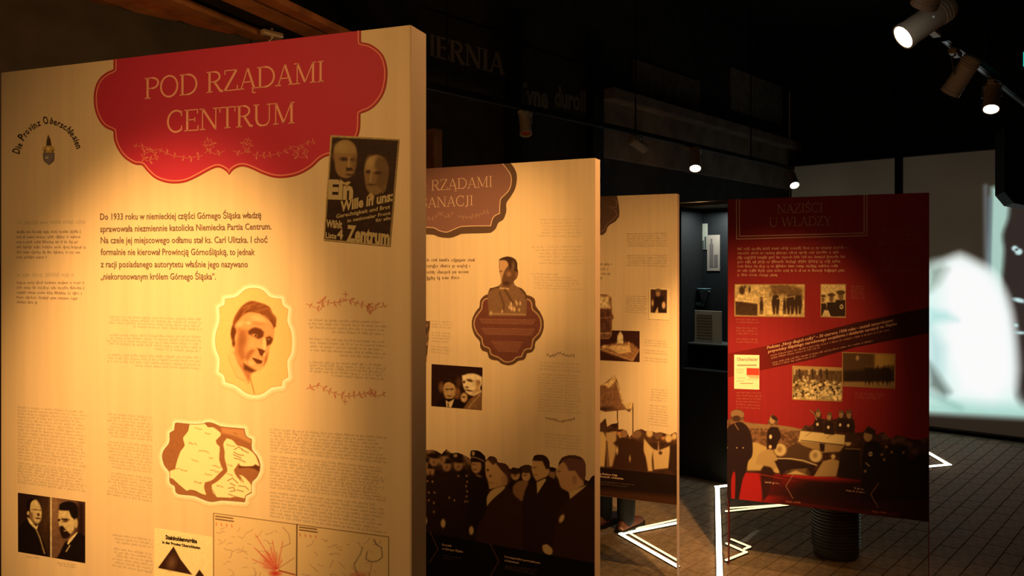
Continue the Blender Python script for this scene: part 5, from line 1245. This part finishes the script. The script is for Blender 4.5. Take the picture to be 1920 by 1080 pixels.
def border(c, q): c.line(q + q[:1], 9, (170, 130, 84), 3)
def street(c):
    c.frame(1350, 520, 4.5); c.put(np.ones(c.X.shape), (206, 180, 128)); q = [(124, 58), (716, 58), (714, 334), (122, 328)]
    c.poly([(124, 60), (330, 60), (330, 200), (124, 170)], (218, 192, 138), 6); c.poly([(430, 60), (600, 60), (700, 100), (700, 180), (560, 150), (430, 150)], (120, 92, 62), 20); c.noise(.15, 4, 3)
    for x, y, w_, h_ in ((185, 110, 24, 36), (250, 100, 10, 24), (210, 80, 10, 14)): c.ell(x, y, w_, h_, (84, 62, 42), 0, 6)
    c.poly([(130, 200), (320, 225), (318, 325), (130, 318)], (72, 50, 36), 6); c.poly([(130, 180), (262, 196), (262, 210), (130, 200)], (222, 198, 150), 3); c.noise(.14, 2.5, 5)
    M_ = (64, 44, 34)
    for x, y0, w_ in ((470, 150, 34), (595, 150, 38), (660, 150, 34), (350, 190, 16), (545, 190, 14)): c.poly([(x - w_, y0 + 60), (x - w_ * .6, y0), (x + w_ * .6, y0), (x + w_, y0 + 60), (x + w_ * .6, 310), (x + w_ * .15, 310), (x, y0 + 90), (x - w_ * .2, 312), (x - w_ * .6, 312)], M_, 5); c.ell(x, y0 - 12, 12, 14, (110, 84, 60), 0, 4)
    c.line([(480, 180), (560, 170), (620, 160)], 8, (190, 164, 120), 4); c.line([(318, 200), (318, 325)], 4, (200, 170, 120), 3); border(c, q)
grid_picture('street_photograph', P4, FR(1350, 520, 4.5)([(122, 56), (717, 56), (716, 338), (121, 330)]), street, B4, 200, .75, off=.0010)
def officers(c):
    c.frame(1350, 520, 4.5); c.put(np.ones(c.X.shape), (212, 188, 136)); D = (50, 34, 28)
    for x, y, w_ in ((870, 170, 22), (940, 160, 30), (1020, 140, 36)): c.poly([(x - w_ * 1.5, 330), (x - w_ * 1.2, y + 50), (x + w_ * 1.2, y + 50), (x + w_ * 1.5, 330)], D, 5); c.ell(x, y + 20, w_ * .6, w_, (120, 92, 66), 0, 4); c.ell(x, y - 12, w_ * 1.05, w_ * .5, (84, 62, 44), 0, 4)
    c.ell(1025, 248, 16, 20, (226, 206, 166), 0, 4); c.ell(1025, 248, 8, 10, (90, 66, 50), 0, 4); c.poly([(860, 330), (880, 275), (915, 280), (935, 330)], (214, 192, 146), 4); c.noise(.15, 2, 2); border(c, [(850, 58), (1062, 58), (1060, 338), (850, 334)])
grid_picture('officers_photograph', P4, FR(1350, 520, 4.5)([(848, 55), (1064, 55), (1062, 342), (848, 336)]), officers, B4, 200, .75, off=.0010)
def leaf(c):
    c.frame(1350, 520, 4.5); c.put(np.ones(c.X.shape), (250, 238, 206)); c.poly([(225, 764), (331, 768), (331, 828), (225, 825)], (206, 70, 56), 3); c.poly([(225, 825), (331, 828), (331, 855), (250, 850)], (238, 180, 150), 4)
    for y, x0, x1, w_ in ((742, 150, 305, 10), (895, 175, 275, 7), (775, 135, 205, 3), (790, 140, 200, 3), (805, 145, 195, 3), (850, 150, 210, 3), (862, 230, 310, 3), (875, 140, 200, 3)):
        x = x0
        r = random.Random(y)
        while x < x1: w2 = r.uniform(6, 22); c.line([(x, y), (min(x + w2, x1), y)], w_, (120, 112, 96), 2.5, .8); x += w2 + 7
lf = grid_picture('newspaper_page', P4, FR(1350, 520, 4.5)([(120, 652), (332, 656), (332, 947), (120, 940)]), leaf, B4, 240, .75, off=.0010)
ik = Ink(P4); text(ik, 'Oberschlesier', (1382, 676.5), (1421, 676.5), 6.5, .02); ik.build('newspaper_title', mat('ink_grey', (.24, .20, .15), .7), lf, .0014)
def rally(c):
    c.frame(1350, 520, 4.5); c.put(np.ones(c.X.shape), (92, 70, 50)); c.noise(.2, 4, 2); r = random.Random(8)
    c.poly([(612, 748), (1035, 762), (1035, 790), (612, 780)], (170, 140, 96), 8); c.put(np.clip((c.Y - 850) / 60, 0, 1) * .7, (120, 96, 66))
    for i in range(330):
        y = 868 + (i / 330) ** .8 * 160; k = .5 + (y - 868) / 160; x = r.uniform(615, 1030); v = r.uniform(120, 240)
        c.ell(x, y, 5 + 7 * k, 6 + 9 * k, (v, v * .9, v * .68), r.uniform(-40, 40), 3) if i % 3 else c.ell(x, y, 6 * k + 3, 6 * k + 3, (50, 36, 28), 0, 3)
    for x, y in ((628, 800), (705, 850), (752, 800), (820, 800), (740, 855)): c.ell(x, y, 8, 20, (220, 200, 160), 0, 4); c.ell(x, y, 4, 6, (70, 50, 40), 0, 3)
    for x in (670, 780, 850, 900): c.line([(x, 780), (x + 4, 850)], 14, (54, 38, 30), 6)
    border(c, [(612, 748), (1035, 762), (1030, 1045), (612, 1028)])
grid_picture('rally_photograph', P4, FR(1350, 520, 4.5)([(609, 744), (1037, 760), (1032, 1050), (609, 1032)]), rally, B4, 90, .8, off=.0010)
def march(c):
    c.frame(1350, 520, 4.5); c.put(np.ones(c.X.shape), (92, 70, 46)); c.noise(.25, 6, 5)
    c.poly([(1300, 640), (1478, 648), (1478, 740), (1360, 760), (1300, 760)], (176, 142, 76), 14); c.poly([(1035, 640), (1300, 640), (1290, 780), (1035, 800)], (84, 62, 42), 20); c.ell(1160, 680, 14, 20, (170, 140, 96), 0, 6)
    c.poly([(1040, 790), (1380, 770), (1460, 790), (1470, 880), (1040, 890)], (46, 30, 24), 16); c.poly([(1040, 880), (1475, 880), (1475, 930), (1040, 915)], (150, 120, 80), 10)
    for x, w_ in ((1240, 22), (1275, 20), (1330, 12), (1390, 30), (1420, 18)): c.poly([(x - w_, 780), (x, 750), (x + w_, 780), (x + w_ * .8, 910), (x + 2, 860), (x - w_ * .6, 908)], (42, 28, 22), 5); c.ell(x, 752, 9, 12, (100, 76, 52), 0, 4)
    border(c, [(1033, 632), (1478, 648), (1475, 936), (1033, 916)])
grid_picture('march_photograph', P4, FR(1350, 520, 4.5)([(1030, 628), (1481, 645), (1478, 940), (1030, 920)]), march, B4, 90, .8, off=.0012)

def parade(c):
    c.frame(1350, 740, 4.5)
    RED = (168, 34, 36)
    sil = [(50, 215), (92, 200), (90, 150), (140, 122), (200, 145), (205, 195), (200, 225), (300, 240), (400, 250), (418, 195), (440, 162), (490, 205), (490, 255), (600, 270), (690, 285), (720, 255), (760, 262), (790, 240), (800, 180), (745, 120), (800, 150), (825, 112), (855, 150), (860, 200), (900, 205), (905, 145), (945, 150), (950, 210), (1000, 190), (1000, 130), (1040, 135), (1060, 165), (1065, 125), (1110, 128), (1120, 190), (1140, 240), (1140, 320), (1210, 310), (1245, 262), (1310, 300), (1320, 340), (1380, 315), (1440, 370), (1500, 340), (1600, 370), (1690, 380), (1720, 365), (1800, 370), (1800, 1400), (50, 1400)]
    sil = smooth(sil, True, 3, 70); c.alpha = (c.sd(sil) < 0).astype(float)
    W_, D, SK = (190, 164, 112), (44, 26, 26), (150, 120, 84)
    c.put(np.ones(c.X.shape), (60, 36, 30))
    c.put((c.Y < 480) * np.clip((760 - c.X) / 80, 0, 1), (110, 78, 58)); c.noise(.3, 4, 2)
    r = random.Random(3)
    for i in range(22): x = 215 + i * 22; c.ell(x, 260 + (x - 215) * .055 + r.uniform(-6, 6), 17, 22, (140, 110, 80), 0, 5)
    c.poly([(205, 420), (300, 400), (420, 450), (440, 640), (230, 640)], (184, 156, 104), 8)
    c.put(np.clip((c.Y - (640 + c.X * .05)) / 12, 0, 1), RED)
    # car
    c.poly([(300, 590), (330, 500), (400, 462), (470, 480), (500, 640), (440, 650), (380, 600)], (170, 142, 98), 5); c.poly([(790, 690), (870, 560), (950, 540), (1010, 560), (980, 690)], (160, 132, 92), 5)
    c.poly([(345, 640), (370, 600), (430, 615), (460, 660), (440, 720), (400, 850), (360, 900)], (50, 28, 26), 8)
    c.poly([(560, 460), (640, 415), (720, 430), (770, 500), (760, 680), (500, 660), (490, 560), (540, 530)], (78, 56, 42), 6); c.poly([(580, 560), (740, 590), (720, 670), (600, 650)], (112, 86, 62), 8)
    c.poly([(680, 305), (1055, 340), (1050, 430), (660, 395)], (204, 182, 132), 4); c.poly([(660, 395), (1050, 430), (1010, 480), (860, 490), (700, 430)], (150, 122, 84), 6); c.line([(685, 385), (1045, 425)], 6, D, 3)
    c.line([(720, 350), (770, 315)], 4, (120, 92, 62), 3); c.line([(900, 370), (940, 340)], 4, (120, 92, 62), 3); c.poly([(840, 410), (885, 415), (880, 480), (845, 480)], D, 4)
    for x, y in ((508, 465), (808, 515)): c.ell(x, y, 60, 60, (130, 104, 72), 0, 5); c.ell(x, y, 48, 50, (200, 176, 128), 0, 6); c.ell(x - 6, y - 4, 20, 24, (150, 122, 86), 0, 12)
    c.line([(480, 538), (600, 540), (700, 555), (815, 595)], 9, (210, 190, 150), 4); c.ell(955, 522, 18, 20, W_, 0, 4); c.poly([(640, 640), (740, 680), (560, 670)], (190, 162, 112), 6); c.ell(485, 640, 30, 22, (190, 162, 112), 0, 6); c.ell(1080, 408, 26, 24, W_, 0, 5)
    c.poly([(460, 560), (560, 545), (800, 600), (780, 690), (740, 620), (560, 640), (520, 690)], (46, 28, 26), 5)
    c.poly([(330, 655), (900, 740), (1150, 760), (1150, 880), (380, 850)], (60, 20, 20), 14, .8); c.line([(340, 672), (700, 740), (900, 780)], 6, (190, 60, 50), 4, .8); c.poly([(520, 710), (740, 740), (740, 790), (520, 770)], (110, 26, 24), 14)
    # figures
    c.poly([(55, 620), (60, 290), (120, 240), (190, 235), (250, 300), (275, 420), (270, 520), (240, 560), (222, 640), (190, 720), (160, 885), (125, 885), (130, 700), (122, 610), (95, 720), (95, 885), (60, 870)], (44, 27, 30), 4); c.ell(148, 165, 58, 34, (140, 108, 80), 4, 4); c.ell(140, 200, 34, 24, (70, 46, 38), 0, 5); c.line([(125, 245), (155, 295)], 7, (150, 112, 80), 3)
    for x in (142, 195, 60): c.ell(x, 448, 5, 6, (200, 176, 136), 0, 3)
    c.poly([(395, 460), (400, 310), (430, 270), (490, 275), (515, 350), (490, 400), (470, 460)], D, 5); c.ell(440, 215, 22, 32, (170, 138, 100), 0, 4); c.ell(465, 195, 34, 20, (56, 36, 30), 25, 4); c.ell(427, 355, 12, 18, (226, 206, 166), 0, 4); c.ell(424, 440, 13, 16, (214, 180, 140), 0, 4)
    for x, y in ((828, 155), (920, 180), (1020, 160), (1088, 165)): c.poly([(x - 42, y + 150), (x - 34, y + 60), (x, y + 38), (x + 36, y + 60), (x + 44, y + 160)], D, 5); c.ell(x, y + 5, 20, 32, SK, 0, 4); c.ell(x + 2, y - 22, 30, 16, (100, 76, 58), 0, 4); c.ell(x - 6, y + 95, 11, 14, (216, 196, 156), 0, 3)
    c.line([(752, 124), (790, 158), (815, 210)], 10, SK, 4); c.poly([(1060, 330), (1140, 320), (1150, 400), (1060, 400)], (60, 38, 32), 6)
    c.poly([(1190, 720), (1210, 450), (1240, 400), (1310, 390), (1360, 430), (1400, 560), (1400, 900), (1180, 900)], (26, 17, 24), 6); c.ell(1248, 350, 36, 46, SK, 0, 5); c.poly([(1225, 320), (1245, 265), (1305, 300), (1315, 345)], (46, 30, 28), 4); c.ell(1270, 500, 16, 20, (190, 166, 120), 0, 4); c.ell(1270, 500, 8, 9, (60, 40, 34), 0, 3); c.line([(1230, 575), (1260, 602)], 10, (150, 126, 90), 4)
    c.poly([(1000, 700), (1010, 500), (1050, 450), (1180, 450), (1190, 720)], (36, 24, 22), 8); c.line([(1060, 455), (1180, 460)], 8, (130, 104, 76), 4)
    for x, y, s_ in ((1400, 355, 34), (1470, 390, 30), (1530, 375, 40), (1590, 420, 40), (1720, 385, 26), (1640, 480, 34)): c.ell(x, y, s_, s_ * .8, (96, 68, 52), 0, 10)
    c.poly([(1400, 430), (1580, 430), (1600, 560), (1700, 500), (1800, 480), (1800, 900), (1390, 900)], (30, 19, 18), 12)
    for x, y in ((1405, 440), (1365, 505), (1448, 485), (1548, 488), (1225, 645), (1385, 548)): c.ell(x, y, 12, 13, (130, 104, 76), 0, 5)
    # dark foot of the print
    c.put(np.clip((c.X - 420 + (c.Y - 780)) / 300, 0, 1) * np.clip((c.Y - 690) / 60, 0, 1) * .9, (34, 12, 12))
    c.poly([(50, 890), (560, 940), (1765, 1090), (1765, 1300), (50, 1300)], (46, 22, 14), 8)
    c.line([(560, 905), (800, 940), (1300, 1000), (1500, 1010)], 22, (110, 30, 22), 16, .6)
    for L_ in ([(618, 675), (555, 770), (615, 875)], [(1340, 745), (1272, 842), (1335, 952)]): c.line(L_, 6, (150, 110, 92), 3.5)
g4 = grid_picture('motorcade_print', P4, [(1363.5, 764), (1741.6, 764), (1741.6, vbot(P4, 1741.6, .361)), (1363.5, vbot(P4, 1363.5, .361))], parade, B4, 60, .85, off=.0008)
ik = Ink(P4); f_ = FR(1350, 740, 4.5); greek(ik, A4((372, 742), (505, 755)), A4((372, 742), (505, 755)), 1, 3.2, 130)
greek(ik, A4((1125, 792), (1222, 806)), A4((1055, 812), (1222, 830)), 2, 3.2, 131); ik.build('caption_text', K_GOLD, g4, .0013)
ik = Ink(P4); text(ik, '1933–1939', (1473, 942), (1501, 944), 3.4, .02); text(ik, 'Śląsk 1938', (1635, 960), (1661, 963), 3.4, .02); ik.build('date_lettering', K_GOLD2, g4, .0013)

# ================================================================== PROJECTED PICTURE on the back wall
def screen(c):
    c.put(np.ones(c.X.shape), (46, 42, 34)); c.noise(.12, 60, 3)
    n = np.clip((c.X0 - 1560) / 200, 0, 1); c.put(n * .5, (58, 48, 38)); c.put(np.clip((360 - c.Y0) / 60, 0, 1) * .35, (34, 30, 26))
    c.put(np.clip((c.X0 - 1872) / 14, 0, 1) * np.clip((c.Y0 - 380) / 20, 0, 1), (50, 42, 40))
    c.line([(1848, 350), (1850, 600)], 9, (96, 98, 100), 4, .9)
    c.poly([(1859, 352), (1884, 345), (1892, 380), (1890, 410), (1880, 440), (1883, 470), (1876, 560), (1880, 600), (1855, 560), (1857, 420)], (165, 200, 188), 6)
    c.line([(1856, 370), (1855, 560)], 5, (100, 116, 130), 4, .8)
    fig = [(1560, 600), (1640, 560), (1700, 520), (1742, 494), (1768, 487), (1800, 479), (1830, 492), (1862, 512), (1880, 540), (1895, 585), (1903, 640), (1906, 690), (1908, 740), (1925, 762), (1980, 775), (1980, 800), (1700, 780), (1560, 760)]
    c.poly(fig, (222, 246, 240), 12); c.poly([(1765, 500), (1800, 482), (1850, 508), (1885, 560), (1900, 640), (1900, 720), (1860, 755), (1800, 740), (1770, 640)], (250, 250, 250), 18)
    c.poly([(1740, 500), (1765, 495), (1775, 505), (1760, 530), (1742, 545)], (120, 140, 126), 12, .7); c.poly([(1742, 580), (1775, 585), (1795, 600), (1742, 605)], (170, 222, 216), 10, .8)
    c.poly([(1742, 610), (1770, 650), (1768, 700), (1742, 700)], (176, 212, 212), 14, .7); c.poly([(1742, 680), (1762, 705), (1782, 735), (1770, 745), (1742, 725)], (96, 110, 104), 9, .85)
    c.line([(1742, 738), (1770, 752), (1800, 765)], 8, (130, 170, 162), 8, .7); c.line([(1750, 765), (1830, 772), (1980, 778)], 26, (140, 196, 180), 16, .7)
    c.put(np.clip((c.Y0 - (768 + (c.X0 - 1742) * .05)) / 16, 0, 1), (42, 34, 28))
    for x, y, rx, ry, a in ((1903, 466, 6, 5, 20), (1910, 472, 7, 6, 0), (1911, 563, 12, 4, 14), (1914, 624, 10, 2.5, 3), (1905, 610, 4, 3, 20)): c.ell(x, y, rx, ry, (190, 224, 224), a, 1.8)
    c.ell(1906, 468, 2.5, 2, (50, 48, 46), 0, 1.5)
pe = tag(empty('projected_film', PW.world(0, 0), PW.ang), 'projected black and white film still with a huge pale hooded shape', 'projection')
bm = bmesh.new(); add_box(bm, .02, 4.6, .001, .03, .02, 2.72, .002); from_bm('screen_panel', bm, mat('screen_cloth', (.22, .21, .19), .9), pe)
u0, u1 = .03, float(PW.loc(2060, 500)[0])
cs = [PW.proj(u, v) for u, v in ((u0, 2.70), (u1, 2.70), (u1, .04), (u0, .04))]
grid_picture('film_image', PW, [(float(a), float(b)) for a, b in cs], screen, pe, 40, 2.2, off=.001, m=M_SCREEN)
